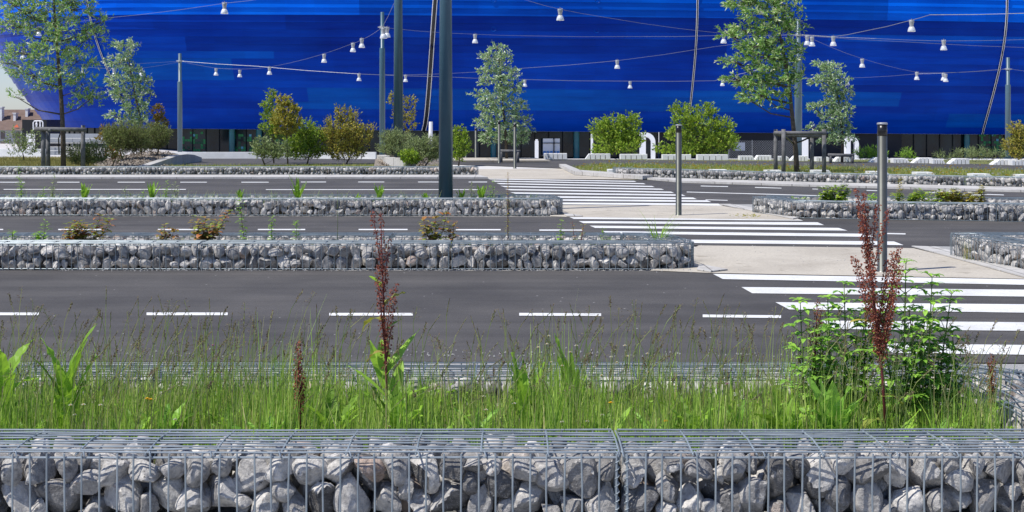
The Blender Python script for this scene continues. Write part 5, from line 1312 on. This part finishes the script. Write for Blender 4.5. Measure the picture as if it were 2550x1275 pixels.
# third bed
z3 = .14; d3 = 23.4
for i, (px_, n_, L, lab) in enumerate([(210, 9, .42, "sword-leaved green weed in the third bed, leftmost of the big ones"), (378, 8, .38, "sword-leaved green weed in the third bed, left of the yellow flowers"), (598, 6, .26, "small upright weed in the third bed near the arching sapling"),
                                      (742, 12, .44, "largest bright green upright weed in the third bed"), (945, 8, .3, "upright green weed left of the thickest mast"), (1060, 5, .2, "small green weed against the thickest mast"), (1148, 6, .24, "small upright weed just right of the thickest mast"), (1198, 9, .32, "upright grassy weed right of the thickest mast"), (888, 5, .18, "low weed left of the upright one near the thickest mast")]):
    rosette(lab, px_, d3, z3, n_, L, .07, 'fresh', up=3.2, stem=.05, curl=.25)
for i, (px_, yt, lab) in enumerate([(55, 408, "tall stalk weed at the left edge of the third bed"), (128, 432, "tall stalk weed left of the sword-leaved weed"), (100, 462, "small weed between the two tall stalk weeds"), (318, 462, "thin weed between the sword-leaved weeds"), (410, 448, "thin dark weed with buds beside the sword-leaved weed"), (440, 452, "thin wispy weed right of the dark budded one"), (1222, 448, "grey branching weed at the right of the third bed"), (1172, 452, "yellow-flowered weed right of the thickest mast"), (350, 470, "small wispy weed in front of the long lane line")]):
    sapling(lab, px_, d3, z3, yt, 'grey' if i % 2 else 'fresh', .08, .022, 2, .07, 42, 'greenstem', .004, "weed", "tall_weed")
m_ = MB()
for _ in range(900):
    x = rnd.uniform(-9, .4); y = rnd.uniform(23.05, 23.7); a = rnd.uniform(0, 6.28)
    m_.blade((x, y, .14), (math.cos(a) * .4, math.sin(a) * .4, 1), rnd.uniform(.08, .3), .006, .8, 3, 0, prof=lambda t: 1 - t * .9)
for _ in range(500):
    x = rnd.uniform(-5.6, 1.2); y = rnd.uniform(14.75, 15.2); a = rnd.uniform(0, 6.28)
    m_.blade((x, y, .14), (math.cos(a) * .4, math.sin(a) * .4, 1), rnd.uniform(.05, .16), .006, .8, 3, 0, prof=lambda t: 1 - t * .9)
tag(m_.obj("sparse_grass", LF['grass']), kind='stuff')
# bed on the right with flowering shrubs
d4 = 22.7
sapling("white-flowered yellow-green shrub left of the nearest bollard", 2065, d4, .1, 462, 'maple', .09, .05, 8, .2, 330, flowers=9, cat="shrub", name="flowering_shrub")
sapling("white-flowered bronze shrub near the right edge", 2392, d4, .1, 470, 'bronze', .09, .05, 10, .26, 420, flowers=10, cat="shrub", name="flowering_shrub")
sapling("loose yellow-green shrub just right of the nearest bollard", 2245, d4, .1, 468, 'maple', .08, .035, 8, .28, 300, 'greenstem', cat="shrub", name="bed_shrub")
sapling("loose green shrub between the bollard and the bronze flowering one", 2315, d4, .1, 474, 'maple', .08, .035, 6, .22, 220, 'greenstem', cat="shrub", name="bed_shrub")
sapling("narrow olive sapling standing tall above the loose green shrubs", 2242, d4 - .1, .1, 442, 'bronze', .06, .03, 1, .03, 60)
sapling("narrow bronze sapling right of the bronze flowering shrub", 2440, d4, .1, 462, 'bronze', .07, .035, 2, .04, 130)
sapling("low green plant at the left of the white-flowered bed", 1995, d4, .1, 488, 'fresh', .07, .035, 4, .16, 90, 'greenstem', cat="shrub", name="bed_shrub")
sapling("small green plant left of the nearest bollard", 2165, d4, .1, 478, 'fresh', .07, .035, 4, .12, 120, 'greenstem', cat="shrub", name="bed_shrub")
gt = thing("grass_tuft", "thin brownish grass tuft beside the right edge basket", "grass tuft", (AT(2412, 0, 15.1).x, 15.1, .02)); b_ = MB()
for k in range(46):
    a = rnd.uniform(0, 6.28); b_.blade((gt.location.x + rnd.gauss(0, .03), 15.1 + rnd.gauss(0, .03), .01), (math.cos(a) * .3 - .12, math.sin(a) * .2, 1), rnd.uniform(.12, .34), .004, rnd.uniform(.1, .7), 4, 0, prof=lambda t: 1 - t * .9)
b_.obj("blades", LF['dry'], gt)
gt = MB(); c = G(1863, 543)
for k in range(60): gt.leaf(Vector((c[0] + rnd.gauss(0, .12), c[1] + rnd.gauss(0, .12), .02 + rnd.random() * .03)), Vector((rnd.uniform(-1, 1), rnd.uniform(-1, 1), rnd.uniform(0, .5))), .05, .012)
tag(gt.obj("fallen_twigs", LF['bronze']), kind='stuff')
